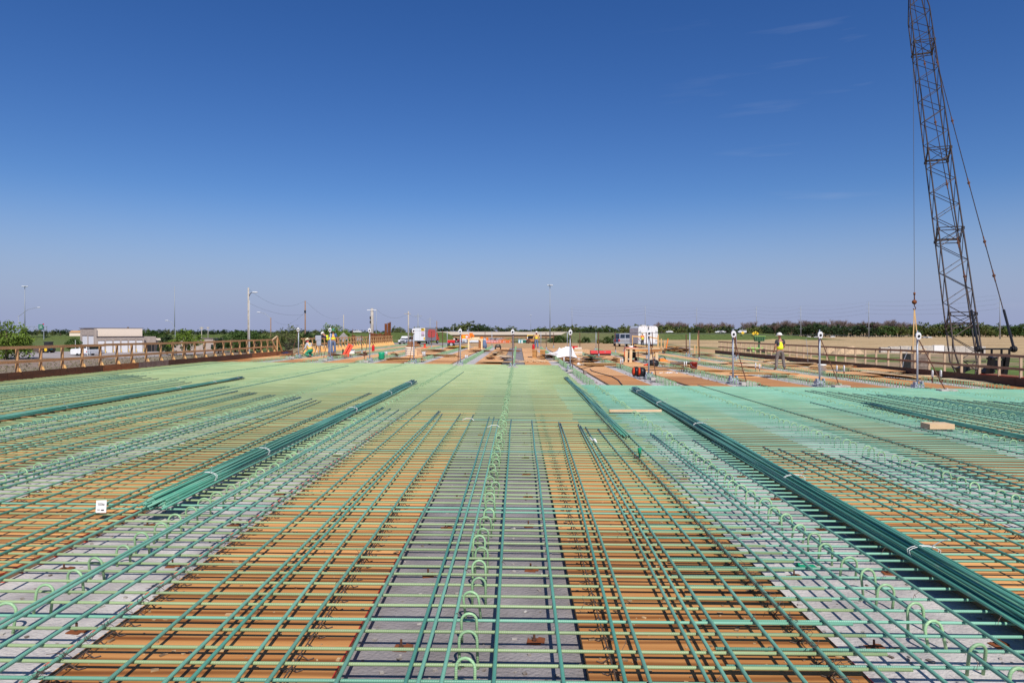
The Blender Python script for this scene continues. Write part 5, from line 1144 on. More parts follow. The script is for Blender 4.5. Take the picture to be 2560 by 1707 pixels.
# ================================================================ PEOPLE
def skin(name, V_, E, m, par, sub=1):
    me = bpy.data.meshes.new(name); me.from_pydata([v[:3] for v in V_], E, []); me.materials.append(m)
    o = bpy.data.objects.new(name, me); col.objects.link(o); o.parent = par
    o.modifiers.new('skin', 'SKIN').use_smooth_shade = True
    for i, v in enumerate(V_): me.skin_vertices[0].data[i].radius = (v[3], v[4] if len(v) > 4 else v[3])
    me.skin_vertices[0].data[0].use_root = True
    if sub: o.modifiers.new('subdivision', 'SUBSURF').levels = sub; o.modifiers['subdivision'].render_levels = sub
    return o
STAND = dict(pel=(0, 0, .95), wai=(0, 0, 1.08), che=(0, 0, 1.30), nek=(0, .0, 1.47), hed=(0, .015, 1.63), shL=(-.185, 0, 1.415), shR=(.185, 0, 1.415), elL=(-.24, -.03, 1.14), elR=(.24, -.03, 1.14),
             wrL=(-.25, .06, .90), wrR=(.25, .06, .90), hiL=(-.10, 0, .92), hiR=(.10, 0, .92), knL=(-.12, .03, .50), knR=(.12, .03, .50), anL=(-.13, 0, .09), anR=(.13, 0, .09), toL=(-.16, .16, .04), toR=(.16, .16, .04))
def vest_mat(name, z0, z1, zs, mid, axis='Z'):
    m = bpy.data.materials.new(name); m.use_nodes = True; nt = m.node_tree; b = nt.nodes['Principled BSDF']; b.inputs['Roughness'].default_value = .7
    t = nt.nodes.new('ShaderNodeTexCoord'); s = nt.nodes.new('ShaderNodeSeparateXYZ'); mr = nt.nodes.new('ShaderNodeMapRange'); mr.inputs[1].default_value = z0; mr.inputs[2].default_value = z1
    r = nt.nodes.new('ShaderNodeValToRGB'); r.color_ramp.interpolation = 'CONSTANT'; e = r.color_ramp.elements
    cols = {'y': (.72, .86, .02, 1), 'o': (.92, .26, .05, 1), 's': (.55, .55, .52, 1), 'a': (.85, .55, .12, 1)}
    for i, (p, c) in enumerate(zs):
        q = e[i] if i < 2 else e.new(p); q.position = p; q.color = cols[c]
    nt.links.new(t.outputs['Object'], s.inputs[0]); nt.links.new(s.outputs[axis], mr.inputs[0]); nt.links.new(mr.outputs[0], r.inputs[0])
    src = r.outputs[0]
    if mid:
        ab = nt.nodes.new('ShaderNodeMath'); ab.operation = 'ABSOLUTE'; lt = nt.nodes.new('ShaderNodeMath'); lt.operation = 'LESS_THAN'; lt.inputs[1].default_value = mid
        gt = nt.nodes.new('ShaderNodeMath'); gt.operation = 'GREATER_THAN'; gt.inputs[1].default_value = 1.14; mu = nt.nodes.new('ShaderNodeMath'); mu.operation = 'MULTIPLY'
        mx_ = nt.nodes.new('ShaderNodeMixRGB'); mx_.inputs[2].default_value = cols['y']
        nt.links.new(s.outputs['X'], ab.inputs[0]); nt.links.new(ab.outputs[0], lt.inputs[0]); nt.links.new(s.outputs['Z'], gt.inputs[0])
        nt.links.new(lt.outputs[0], mu.inputs[0]); nt.links.new(gt.outputs[0], mu.inputs[1]); nt.links.new(mu.outputs[0], mx_.inputs[0]); nt.links.new(src, mx_.inputs[1]); src = mx_.outputs[0]
    nt.links.new(src, b.inputs['Base Color']); return m
V_BACK = vest_mat('vest_back', .9, 1.5, [(0, 'y'), (.38, 'o'), (.42, 's'), (.50, 'o')], .09)
V_LOW = vest_mat('vest_low_lime', .9, 1.5, [(0, 'y'), (.42, 'a'), (.6, 'o')], 0)
V_MIX = vest_mat('vest_mixed', -.3, .3, [(0, 'o'), (.13, 'y'), (.36, 'o'), (.46, 'y')], 0, 'X')
V_ORA = vest_mat('vest_orange_yellow', .9, 1.5, [(0, 'a'), (.3, 'y'), (.45, 'o'), (.6, 'a')], 0)
def human(label, loc, rz, J=None, hat=M_HATW, vest=V_BACK, sleeve=M_TEE, trousers=M_GREYCL, long_sleeve=False, brim=True, glove=None, mask=None, scale=1.0, hat_tilt=0.0, group=None):
    P = dict(STAND); P.update(J or {}); P = {k: Vector(v) for k, v in P.items()}
    t = thing('person', label, 'person', loc, rz, group); t.scale = (scale,) * 3
    V_, E, ix = [], [], {}
    def vt(k, p, r, r2=None, link=None): ix[k] = len(V_); V_.append((*p, r, r2 or r)); (E.append((ix[link], ix[k])) if link else None)
    vt('pel', P['pel'], .115, .10); vt('wai', P['wai'], .12, .095, 'pel'); vt('che', P['che'], .14, .10, 'wai'); vt('nek', P['nek'], .052, .055, 'che')
    hd = (P['hed'] - P['nek']).normalized()
    vt('jaw', P['nek'].lerp(P['hed'], .55), .062, .07, 'nek'); vt('hed', P['hed'], .078, .092, 'jaw'); vt('top', P['hed'] + hd * .09, .055, .065, 'hed')
    fw = Vector((0, 1, 0)) if abs(hd.y) < .7 else Vector((0, .5, -1)).normalized()
    vt('nose', P['hed'] + fw * .10 - hd * .02, .016, .02, 'hed')
    for s in 'LR':
        vt('sh' + s, P['sh' + s], .060, .06, 'che'); vt('el' + s, P['el' + s], .042, .042, 'sh' + s); vt('wr' + s, P['wr' + s], .028, .026, 'el' + s)
        d = (P['wr' + s] - P['el' + s]).normalized(); pm = P['wr' + s] + d * .075; vt('pm' + s, pm, .036, .020, 'wr' + s)
        side = d.cross(fw); side = side.normalized() if side.length > .1 else Vector((1, 0, 0)); cu = side.cross(d)
        for f in range(4):
            ln = (.066, .078, .073, .056)[f]; b0 = pm + d * .022 + side * (f - 1.5) * .019
            vt('f%s%d' % (s, f), b0 + d * ln * .5, .0095, .0095, 'pm' + s); vt('g%s%d' % (s, f), b0 + d * ln * .85 + cu * .022, .008, .008, 'f%s%d' % (s, f))
        vt('t' + s, pm - d * .02 + side * .05 + cu * .015, .011, .011, 'pm' + s); vt('u' + s, pm + d * .02 + side * .062 + cu * .025, .009, .009, 't' + s)
        vt('hi' + s, P['hi' + s], .085, .09, 'pel'); vt('kn' + s, P['kn' + s], .058, .062, 'hi' + s); vt('an' + s, P['an' + s], .040, .045, 'kn' + s); vt('to' + s, P['to' + s], .035, .03, 'an' + s)
    skin('body', V_, E, M_SKIN, t)
    sv = [(*P['pel'], .125, .115), (*P['wai'], .155, .125), (*P['che'], .17, .125), (*P['nek'].lerp(P['che'], .35), .08, .075)]; se = [(0, 1), (1, 2), (2, 3)]
    for s in 'LR':
        b = len(sv); sv.append((*P['sh' + s], .075, .075)); el = P['sh' + s].lerp(P['el' + s], 1 if long_sleeve else .75); sv.append((*el, .058, .058)); se += [(2, b), (b, b + 1)]
        if long_sleeve: sv.append((*P['wr' + s], .042, .042)); se.append((b + 1, b + 2))
    skin('shirt', sv, se, sleeve, t)
    tv = [(*P['wai'].lerp(P['pel'], .6), .14, .12), (*P['pel'], .145, .13)]; te = [(0, 1)]
    for s in 'LR':
        b = len(tv); tv += [(*P['hi' + s], .105, .11), (*P['kn' + s], .078, .085), (*P['kn' + s].lerp(P['an' + s], .5), .075, .08), (*P['an' + s], .072, .078)]; te += [(1, b), (b, b + 1), (b + 1, b + 2), (b + 2, b + 3)]
    skin('trousers', tv, te, trousers, t)
    for s in 'LR': skin('boot', [(*P['an' + s], .055, .058), (*(P['an' + s] * .5 + P['to' + s] * .5 + Vector((0, 0, -.02))), .05, .045), (*P['to' + s], .045, .035)], [(0, 1), (1, 2)], M_BOOT, t)
    if vest:
        vv = [(*P['pel'].lerp(P['wai'], .05), .185, .16), (*P['wai'], .185, .155), (*P['wai'].lerp(P['che'], .6), .20, .155), (*P['che'].lerp(P['nek'], .2), .20, .14), (*P['che'].lerp(P['nek'], .75), .10, .09), (*P['che'].lerp(P['shL'], .62), .115, .115), (*P['che'].lerp(P['shR'], .62), .115, .115)]
        skin('vest', vv, [(0, 1), (1, 2), (2, 3), (3, 4), (3, 5), (3, 6)], vest, t)
    up = (hd + Vector((0, -hat_tilt, 0))).normalized(); q = Vector((0, 0, 1)).rotation_difference(up).to_matrix()
    m = MB(); m.lathe([(.128, 0), (.130, .03), (.122, .075), (.095, .115), (.05, .138), (.012, .145)], n=18, sy=1.12)
    if brim: m.lathe([(.128, .006), (.185, -.004), (.185, .004), (.128, .016)], n=20, sy=1.15)
    else: m.box((0, .15, .0), (.17, .10, .012))
    m.box((0, 0, .13), (.03, .2, .03)); m.v = [tuple(q @ Vector(v) + P['hed'] + up * .035) for v in m.v]; m.obj('hard_hat', hat, t, True)
    if glove:
        for s in 'LR': d = (P['wr' + s] - P['el' + s]).normalized(); p = P['wr' + s] + d * .06; skin('glove', [(*P['wr' + s], .04, .04), (*p, .05, .035), (*(p + d * .07), .045, .028)], [(0, 1), (1, 2)], glove, t)
    if mask: m = MB(); m.lathe([(.05, -.09), (.083, -.07), (.09, .0), (.082, .035)], P['hed'] + fw * .018, 14, sy=1.2); m.obj('face_cover', mask, t, True)
    return t
p = deck(1950, 925)
w = human('man in grey trousers and lime orange vest standing with his back to the camera', p, rad(6), dict(elL=(-.245, -.02, 1.15), elR=(.24, .02, 1.16), wrL=(-.235, .12, .95), wrR=(.205, .17, 1.0), anL=(-.20, -.02, .09), anR=(.24, .02, .09), knL=(-.16, .02, .5), knR=(.18, .04, .5), toL=(-.25, .13, .04), toR=(.30, .16, .04), hed=(-.015, .02, 1.63)), scale=1.0)
p = deck(824, 886)
human('man in blue jeans and lime vest bending left over a boxed instrument', p, rad(0), dict(pel=(.02, 0, .96), wai=(-.05, .03, 1.07), che=(-.22, .05, 1.22), nek=(-.36, .06, 1.32), hed=(-.47, .08, 1.42), shL=(-.34, -.05, 1.22), shR=(-.22, .16, 1.33), elL=(-.62, -.02, 1.24), elR=(-.42, .25, 1.22), wrL=(-.90, .02, 1.22), wrR=(-.66, .22, 1.18), hiL=(-.07, 0, .93), hiR=(.10, 0, .93), anL=(-.03, .0, .09), anR=(.20, .05, .09), knL=(-.03, .04, .5), knR=(.13, .05, .5), toL=(-.08, .14, .04), toR=(.26, .2, .04)), vest=V_MIX, sleeve=M_NAVY, trousers=M_DENIM, long_sleeve=True, brim=False, glove=M_LUMP)
human('worker in green hard hat and orange vest standing behind the bending man', deck(833, 884.5), rad(190), dict(elR=(.30, .05, 1.16), wrR=(.26, .22, 1.02), elL=(-.27, -.06, 1.12), wrL=(-.3, .0, .88)), hat=M_HATG, vest=V_ORA, sleeve=M_BLUECL, trousers=M_DENIM)
p = deck(777, 891)
human('kneeling worker with cream hard hat, pink face cover and green gloves', p, rad(60), dict(pel=(0, 0, .40), wai=(0, .06, .52), che=(0, .16, .72), nek=(0, .24, .87), hed=(0, .30, 1.0), shL=(-.18, .18, .82), shR=(.18, .18, .82), elL=(-.26, .22, .56), elR=(.25, .26, .56), wrL=(-.2, .42, .38), wrR=(.2, .44, .38), hiL=(-.10, 0, .38), hiR=(.10, 0, .38), knL=(-.2, .34, .12), knR=(.2, .36, .12), anL=(-.18, -.08, .09), anR=(.18, -.06, .09), toL=(-.18, -.22, .05), toR=(.18, -.2, .05)), hat=M_HATC, vest=V_ORA, sleeve=M_LGREY, trousers=mat('green_trousers', (.02, .30, .17), .8), long_sleeve=True, glove=M_GREEN, mask=mat('pink_cloth', (.75, .12, .14), .8))
human('worker in orange and yellow vest walking towards the camera in the centre', deck(1341, 871), rad(182), dict(elL=(-.30, .02, 1.16), elR=(.29, -.06, 1.15), wrL=(-.24, .18, .98), wrR=(.36, -.05, .9), anL=(-.14, .12, .09), anR=(.16, -.1, .09), toL=(-.17, .28, .04), toR=(.18, .06, .04)), hat=M_HATW, vest=V_ORA, sleeve=M_LUM, trousers=M_DENIM, mask=M_HATR, long_sleeve=True)
human('worker in orange shirt and lime vest in front of the white trailer', deck(1606, 869.5), rad(25), dict(elL=(-.25, .05, 1.14), wrL=(-.2, .25, 1.0)), hat=M_HATC, vest=V_LOW, sleeve=M_VO, trousers=M_TEE)
# instrument box on a stand by the bending man
p = deck(796, 890)
t = thing('instrument_case', 'grey box on thin legs in front of the bending man', 'equipment case', p, rad(8))
m = MB(); m.box((0, 0, 1.18), (.36, .2, .32)); m.box((.03, 0, .86), (.28, .16, .32)); m.obj('case', M_GALV, t, bevel=.015)
m = MB(); m.tube([(-.05, 0, .75), (-.28, -.2, 0)], .02, 6); m.tube([(.1, 0, .75), (.22, -.15, 0)], .02, 6); m.tube([(.02, .05, .75), (.0, .3, 0)], .02, 6); m.obj('legs', M_RUST, t)

# ================================================================ TOOLS, LUMBER, LOOSE THINGS ON THE FAR DECK
def dthing(name, label, cat, px, py, rz=0, dz=0, group=None): return thing(name, label, cat, deck(px, py, dz), rz, group)
# buckets
def bucket(px, py, label, m, h=.42, r=.17):
    t = dthing('bucket', label, 'bucket', px, py, .4); b = MB(); b.lathe([(r * .82, 0), (r, h), (r * 1.06, h), (r * 1.06, h - .04), (r * 1.02, h - .05), (r * .98, h * .8), (r * 1.0, h - .01), (r * .9, h - .02), (r * .75, .02)], n=20); b.obj('pail', m, t, True)
    b = MB(); b.tube([(-r, 0, h - .06), (-r * .9, -.1, h - .2), (0, -r - .02, h - .26), (r * .9, -.1, h - .2), (r, 0, h - .06)], .006, 5); b.obj('handle', M_GALV, t); return t
bucket(1734, 928, 'dark red bucket standing on a girder edge right of centre', mat('bucket_red', (.30, .025, .02), .5))
bucket(2055, 934, 'white bucket beside a galvanised post near the right rail', M_WHITEP)
# drums of red
for px, py, lab in ((1333.5, 878.5, 'red cylinder standing in front of the walking worker'), (933, 879, 'red cylinder standing near the gusseted rail')):
    t = dthing('red_cylinder', lab, 'cylinder', px, py); h = .62 if px > 1000 else .50; b = MB(); b.lathe([(.10, 0), (.115, .03), (.115, h - .08), (.09, h), (.04, h + .03), (.035, h + .07)], n=16); b.obj('tank', M_RED, t, True); b = MB(); b.box((0, -.05, h + .08), (.05, .14, .03)); b.obj('valve', M_BLACK, t)
# long red job box
t = dthing('job_box', 'long bright red steel tool box lying on the plywood', 'tool box', 1501, 888, .02); t.scale = (.8,) * 3; b = MB(); b.prism([(-.32, .16), (-.25, .46), (.25, .46), (.3, .16)], -.98, .98, 'x'); b.obj('box', M_RED, t, bevel=.02); b = MB(); b.prism([(-.30, .0), (-.30, .158), (.28, .158), (.28, 0)], -.95, .95, 'x'); b.obj('base', M_BLACK, t)
b = MB(); b.box((-.3, -.30, .34), (.12, .03, .05)); b.box((.4, -.30, .34), (.12, .03, .05)); b.obj('latch', M_GALV, t)
# timber bench
t = dthing('timber_bench', 'rough timber work bench with scraps on top, standing before the white trailer', 'work bench', 1606, 905, -.10)
b = MB(); b.box((0, 0, .80), (1.95, 1.1, .045)); b.obj('bench_top', M_LUMP, t); b = MB(); b.box((.3, -.5, .71), (1.5, .04, .14)); b.box((0, .5, .71), (1.9, .04, .14)); b.obj('apron', M_PLYF, t)
for x, y in ((-.98, -.45), (-.72, -.5), (.52, -.35), (.80, -.45), (-.9, .45), (.8, .45)): b = MB(); b.bar((x, y, 0), (x * .97, y, .78), .16, .05, (0, 1, 0)); b.obj('leg', M_LUMP, t)
b = MB(); b.bar((.60, -.4, .35), (.85, -.4, .75), .1, .05, (0, 1, 0)); b.obj('knee_brace', M_LUM, t)
BN = deck(1606, 905, -.10)
t = thing('white_tub', 'small white tub on the left end of the timber bench', 'tub', BN + Vector((-.75, -.2, .825))); b = MB(); b.lathe([(.11, 0), (.14, .2), (.145, .2), (.12, .02)], n=14); b.obj('tub', M_WHITEP, t, True)
t = thing('scrap_pile', 'grey and green scraps lying on the timber bench top', 'scrap', BN + Vector((-.1, -.1, .825))); b = MB()
for k in range(9): b.box((R.uniform(-.4, .5), R.uniform(-.3, .2), .02 + .012 * k), (R.uniform(.1, .35), .07, .03), Matrix.Rotation(R.uniform(-1, 1), 3, 'Z'))
b.obj('scraps', M_GREYB, t)
# generator in a red frame
t = dthing('generator', 'black generator in a red tube frame beneath the timber bench', 'generator', 1577, 903, .15); b = MB(); b.box((.05, 0, .38), (.42, .42, .36)); b.lathe([(.05, -.1), (.17, -.08), (.17, .08), (.05, .1)], (.0, -.26, .4), 14, 'y'); b.obj('engine', M_BLACK, t, bevel=.03)
b = MB()
for x in (-.3, .36):
    b.tube([(x, -.3, .05), (x, -.3, .82), (x, .3, .82), (x, .3, .05), (x, -.3, .05)], .022, 6)
for y in (-.3, .3):
    for z in (.05, .82): b.tube([(-.3, y, z), (.36, y, z)], .022, 6)
b.obj('tube_frame', M_REDO, t); b = MB(); b.box((.03, 0, .70), (.5, .5, .16)); b.obj('fuel_tank', M_RED, t, bevel=.04)
for x in (-.34, .40): b = MB(); b.lathe([(.05, -.04), (.13, -.04), (.13, .04), (.05, .04)], (x, .2, .13), 14, 'x'); b.obj('wheel', M_RUBBER, t)
t = dthing('tool_bag', 'black tool bag lying by the foot of the timber bench', 'bag', 1634, 915); b = MB(); b.lathe([(.08, -.26), (.17, -.2), (.2, 0), (.17, .2), (.08, .26)], (0, 0, .15), 12, 'x', 1, 1); b.obj('bag', M_BLACK, t, True); b = MB(); b.tube([(-.12, 0, .3), (-.08, 0, .42), (.08, 0, .42), (.12, 0, .3)], .014, 5); b.obj('handles', M_GALV, t)
t = dthing('orange_jacket', 'small orange cloth heap beside the black tool bag', 'cloth', 1620, 914); b = MB(); b.lathe([(.2, 0), (.17, .06), (.08, .1), (.01, .12)], n=9, sx=1.3); b.obj('cloth', M_REDO, t, True)
t = dthing('orange_tool', 'orange saw with a black hoop handle lying on the plywood', 'power tool', 1657, 903, .3); b = MB(); b.prism([(-.25, 0), (-.22, .16), (.0, .2), (.3, .05), (.35, 0)], -.1, .1, 'y'); b.obj('housing', mat('tool_orange', (.7, .25, .05), .5), t, bevel=.02); b = MB(); b.tube([(-.28, 0, .0), (-.27, 0, .2), (-.12, 0, .32), (.08, 0, .3), (.2, 0, .12)], .025, 7); b.obj('handle', M_BLACK, t, True)
# cable reels
for px, py, lab in ((1590, 942, 'left of two black and orange hose reels beside a post foot'), (1604, 943, 'right of two black and orange hose reels beside a post foot')):
    t = dthing('hose_reel', lab, 'hose reel', px, py, .3); b = MB(); b.lathe([(.06, -.10), (.17, -.10), (.19, -.05), (.19, .05), (.17, .10), (.06, .10)], (0, 0, .2), 18, 'x'); b.obj('hose', M_BLACK, t, True)
    b = MB(); b.lathe([(.05, -.125), (.12, -.12), (.12, -.11), (.05, -.1)], (0, 0, .2), 14, 'x'); b.box((-.13, -.05, .27), (.05, .09, .2)); b.obj('orange_side', M_REDO, t); b = MB(); b.tube([(-.1, -.12, .02), (.1, -.12, .02), (.1, .14, .02), (-.1, .14, .02), (-.1, -.12, .02)], .014, 5); b.obj('stand', M_GALV, t)
# red lift on the far deck left of centre and ATV
t = dthing('red_compressor', 'red wheeled compressor with a round grey tank by the far timber frame', 'compressor', 1128, 869, .1); t.scale = (.68,) * 3; b = MB(); b.box((0, 0, .95), (1.15, .9, .45)); b.obj('hood', M_RED, t, bevel=.05); b = MB(); b.box((0, -.1, .4), (.8, .7, .75)); b.obj('engine', M_BLACK, t); b = MB(); b.lathe([(.02, -.05), (.22, -.04), (.22, .02)], (0, -.48, .5), 16, 'y'); b.obj('round_tank', M_GALV, t); b = MB(); b.lathe([(.12, 0), (.16, .14), (.05, .22)], (.45, -.2, 1.2), 12); b.obj('lamp', M_WHITE, t, True)
for s in (-1, 1): wheel(t, s * .5, 0, .3, .16)
t = dthing('utility_cart', 'black four wheeled cart seen end on, in the centre of the far deck', 'cart', 1245, 873, 0); t.scale = (.6,) * 3; b = MB(); b.prism([(-.42, .3), (-.46, .55), (-.3, .8), (.3, .8), (.46, .55), (.42, .3)], -.5, .7, 'y'); b.obj('body', M_BLACK, t, bevel=.04); b = MB(); b.box((0, -.52, .62), (.46, .04, .09)); b.obj('pale_panel', M_BLOCKC, t)
for s in (-1, 1):
    for y in (-.35, .55): wheel(t, s * .42, y, .21, .2)
# cream timber frame (bench without top)
t = dthing('saw_horse', 'pale cream timber frame like a saw horse on the far deck', 'timber frame', 1188, 874, .03); M_CRT = mat('cream_timber', (.80, .60, .34), .7, var=.08)
for x in (-.62, .62): b = MB(); b.box((x, 0, .48), (.14, .12, .96)); b.obj('leg', M_CRT, t)
b = MB(); b.box((0, 0, .98), (1.5, .14, .12)); b.bar((-.62, 0, .8), (-.3, 0, 1.12), .1, .08, (0, 1, 0)); b.bar((.62, 0, .75), (.35, 0, 1.02), .1, .08, (0, 1, 0)); b.bar((-.45, 0, 1.1), (.4, 0, 1.14), .1, .08, (0, 1, 0)); b.obj('top_beam', M_CRT, t); b = MB(); b.box((.25, .15, .10), (1.3, .12, .07)); b.obj('ground_beam', M_LUM, t)
t = dthing('crouching_load', 'brown and grey equipment heap beside the cream timber frame', 'equipment', 1205, 871); b = MB(); b.box((-.2, 0, .45), (.3, .35, .9)); b.obj('brown_case', M_BROWNL, t, bevel=.04); b = MB(); b.lathe([(.22, 0), (.25, .4), (.15, .75), (.05, .85)], (.25, 0, 0), 10); b.obj('grey_sack', M_DENIM, t, True)
# orange leaning chute, cooler, junk, green bag on the left
t = dthing('leaning_chute', 'bright orange steel frame leaning near the gusseted rail', 'steel frame', 866, 892, .2); b = MB(); b.bar((-.1, 0, .06), (.28, .2, .78), .34, .07, (0, 1, 0)); b.bar((-.16, -.1, .1), (.22, .1, .8), .05, .14, (0, 1, 0)); b.bar((.04, -.1, .05), (.40, .1, .72), .05, .14, (0, 1, 0)); b.box((.02, -.05, .1), (.3, .2, .2)); b.obj('frame', M_REDO, t); b = MB(); b.box((-.22, .1, .25), (.08, .1, .5)); b.obj('handle', M_BLACK, t)
t = dthing('cooler', 'white and blue cooler behind the orange steel frame', 'cooler', 880, 885, .2); b = MB(); b.box((0, 0, .12), (.42, .3, .24)); b.obj('tub', M_WHITEP, t, bevel=.03); b = MB(); b.box((-.05, 0, .28), (.4, .3, .08)); b.obj('lid', M_BLUEP, t, bevel=.02)
t = dthing('scrap_steel', 'rusty brown heap of steel scraps on the left far deck', 'scrap', 901, 889, .1); b = MB()
for k in range(14): b.box((R.uniform(-.4, .4), R.uniform(-.3, .3), .03 + k * .016), (R.uniform(.2, .6), .07, .05), Matrix.Rotation(R.uniform(-1.5, 1.5), 3, 'Z') @ Matrix.Rotation(R.uniform(-.3, .3), 3, 'Y'))
b.obj('scraps', M_RUST, t)
t = dthing('green_bag', 'bright green cloth bag draped over the hoops on the left', 'bag', 954, 899, .3); b = MB(); b.lathe([(.10, 0), (.15, .12), (.13, .3), (.17, .4), (.05, .45)], n=9, sx=1.3); b.obj('bag', M_GREEN, t, True)
t = dthing('clutter_heap', 'low heap of dark cloth and pink scraps left of the kneeling worker', 'scrap', 728, 891, .1); b = MB()
b.box((0, 0, .02), (1.3, .7, .04))
for k in range(12): b.box((R.uniform(-.6, .6), R.uniform(-.3, .3), .05 + .012 * k), (R.uniform(.3, .6), .2, .08), Matrix.Rotation(R.uniform(-1.5, 1.5), 3, 'Z'))
b.obj('heap', M_BROWNL, t); b = MB(); b.lathe([(.3, 0), (.25, .12), (.1, .18), (.02, .2)], (-.35, .2, .1), 9); b.obj('dark_cloth', M_NAVY, t, True)
t = dthing('black_hose', 'thin dark hose looping beside the kneeling worker', 'hose', 752, 893); b = MB(); b.tube([(-.7, .3, .1), (-.3, .1, .3), (.1, -.1, .28), (.45, -.3, .08), (.7, -.2, .04)], .02, 5); b.obj('hose', M_BLACK, t, True)
# lumber stack and shims
t = dthing('lumber_stack', 'neat stack of dark brown timbers in two columns, before the white tarp', 'lumber stack', 1349, 894, -.05)
for k in range(5):
    b = MB(); b.box((-.34, .35, .05 + k * .098), (.28, 1.5, .085)); b.obj('timber', mat('stack_timber', (.52, .27, .09), .7, c2=(.36, .17, .05), scale=5), t); b = MB(); b.box((.20, .35, .05 + k * .098), (.34, 1.5, .085)); b.obj('timber', MATS['stack_timber'], t)
b = MB(); b.box((-.1, .4, .52), (1.15, 1.5, .025)); b.obj('cover_sheet', M_PLYF, t)
t = dthing('shim_heap', 'scattered heap of pale wooden shims at the edge of the mat', 'wood scraps', 1335, 905, .05); b = MB()
for k in range(70): b.box((R.gauss(.1, .55), R.gauss(.1, .25), .012 + .0012 * k), (R.uniform(.15, .42), .05, .018), Matrix.Rotation(R.gauss(.2, .5), 3, 'Z') @ Matrix.Rotation(R.gauss(0, .1), 3, 'Y'))
b.obj('shims', M_LUMP, t)
# white tarp over a heap
t = dthing('white_tarp', 'crumpled white plastic tarp draped over a heap in the centre', 'tarp', 1396, 893, -.1); b = MB(); nn = 30; vs = []
for j in range(nn + 1):
    for i in range(nn + 1):
        u, v = i / nn * 2 - 1, j / nn * 2 - 1
        h = .55 * math.exp(-(max(0, abs(u - .42) - .22) / .28) ** 2 - (v / .75) ** 4) + .22 * math.exp(-((u + .35) / .5) ** 2 - (v / .8) ** 4)
        h *= 1 + .55 * N.noise(Vector((u * 2.2, v * 2.2, 2))); h += .16 * abs(N.noise(Vector((u * 3.5 + v * 2, v * 2.5, 5)))) + .06 * abs(N.noise(Vector((u * 9, v * 7, 3))))
        vs.append((u * 1.28 + .10 * N.noise(Vector((u * 4, v * 4, 8))), v * .8 + .25 * N.noise(Vector((u * 3, v * 3, 1))), max(.01, h * (1 - max(abs(u), abs(v)) ** 8))))
b.add(vs, [(j * (nn + 1) + i, j * (nn + 1) + i + 1, (j + 1) * (nn + 1) + i + 1, (j + 1) * (nn + 1) + i) for j in range(nn) for i in range(nn)]); b.obj('sheet', M_WHITE, t)
# stacks of blocks / timbers
t = dthing('block_stack', 'stack of pinkish timbers with red ends behind the white tarp', 'timber stack', 1428, 889, -.05)
for k in range(4):
    for q in range(2): b = MB(); b.box((-.45 + q * .95, .2, .1 + k * .15), (.62 - .1 * (k == 3), .9, .12)); b.obj('timber', [M_CREAM, M_LUMP][(k + q) % 2], t)
b = MB(); b.box((0, .2, .02), (1.7, .8, .04)); b.obj('pallet', M_BLACK, t); b = MB(); b.box((.25, .1, .62), (.45, .5, .18)); b.box((.6, .1, .5), (.3, .4, .1)); b.obj('red_box', M_RED, t)
t = dthing('block_stack', 'rounded stack of pale bags under boards, left of the far compressor', 'bag stack', 1030, 889, .05)
for k in range(4): b = MB(); b.lathe([(.30, 0), (.36, .03), (.36, .11), (.30, .14)], (-.12, 0, .02 + k * .145), 12); b.obj('bag', M_CREAM, t, True)
b = MB(); b.box((.1, .2, .66), (.95, .7, .1)); b.box((.1, .2, .78), (.8, .6, .08)); b.box((.0, .3, .90), (.65, .5, .1)); b.obj('boards', M_BROWNL, t)
t = dthing('cardboard_box', 'brown cardboard box beside the stack of pale bags', 'box', 1046, 889, .1); b = MB(); b.box((0, 0, .22), (.42, .4, .44)); b.obj('carton', mat('carton', (.42, .27, .16), .8), t); b = MB(); b.box((-.16, -.205, .22), (.1, .01, .44)); b.obj('pale_edge', M_LUMP, t)
t = dthing('red_stand', 'small red steel stand in front of the box truck', 'stand', 1062, 869.5); t.scale = (.55,) * 3; b = MB(); b.lathe([(.75, 0), (.7, .08), (.2, .14), (.15, .5), (.28, .56), (.28, .66), (.1, .7)], n=10); b.obj('stand', M_REDO, t)
# sheets and boards strewn on the deck
def boards(px, py, label, n, w, l, m, rz=0, spread=.3, painted=False, zr=.5, name='board_pile', lift=.0):
    t = dthing(name, label, 'boards', px, py, rz); z = .0; r = random.Random(int(px * 7 + py))
    for k in range(n):
        th = .02 if w > .5 else .04; z += (th + r.uniform(.0, .015)) * (.5 if n > 12 else 1); b = MB(); rot = Matrix.Rotation(r.uniform(-zr, zr), 3, 'Z') @ Matrix.Rotation(lift * r.uniform(.5, 1), 3, 'X')
        b.box((0, 0, 0), (w * r.uniform(.8, 1.1), l * r.uniform(.75, 1.1), th)); b.v = [tuple(rot @ Vector(v) + Vector((r.uniform(-spread, spread), r.uniform(-spread, spread), z + abs(lift) * l * .4))) for v in b.v]; b.obj('board', m[k % len(m)], t)
    if painted: b = MB(); b.box((0, -l * .45, z * .6), (w * 1.05, .025, .05)); b.obj('red_edge', M_REDO, t)
    return t
boards(1845, 910, 'plywood offcuts with red painted edges, topmost pale, by a post', 5, 1.2, 1.6, [M_PLYF, M_LUMP, M_PLYF], .5, .5, True)
boards(1868, 917, 'red edged plywood sheet leaning over others left of the worker', 3, 1.0, 1.4, [M_LUMP, M_PLYF], -.3, .4, True, lift=.06)
boards(1932, 906, 'small pile of bright lumber beyond the standing worker', 4, .12, 1.6, [M_LUM, M_LUMP], 1.3, .25)
boards(2080, 925, 'low pile of pale planks right of the white bucket', 5, .25, 2.2, [M_LUMP, M_LUM], 1.35, .3, True, .15)
boards(2150, 938, 'wide overlapping plywood sheets near the right edge form', 3, 1.2, 2.4, [M_PLYF], .4, .6, False, .3)
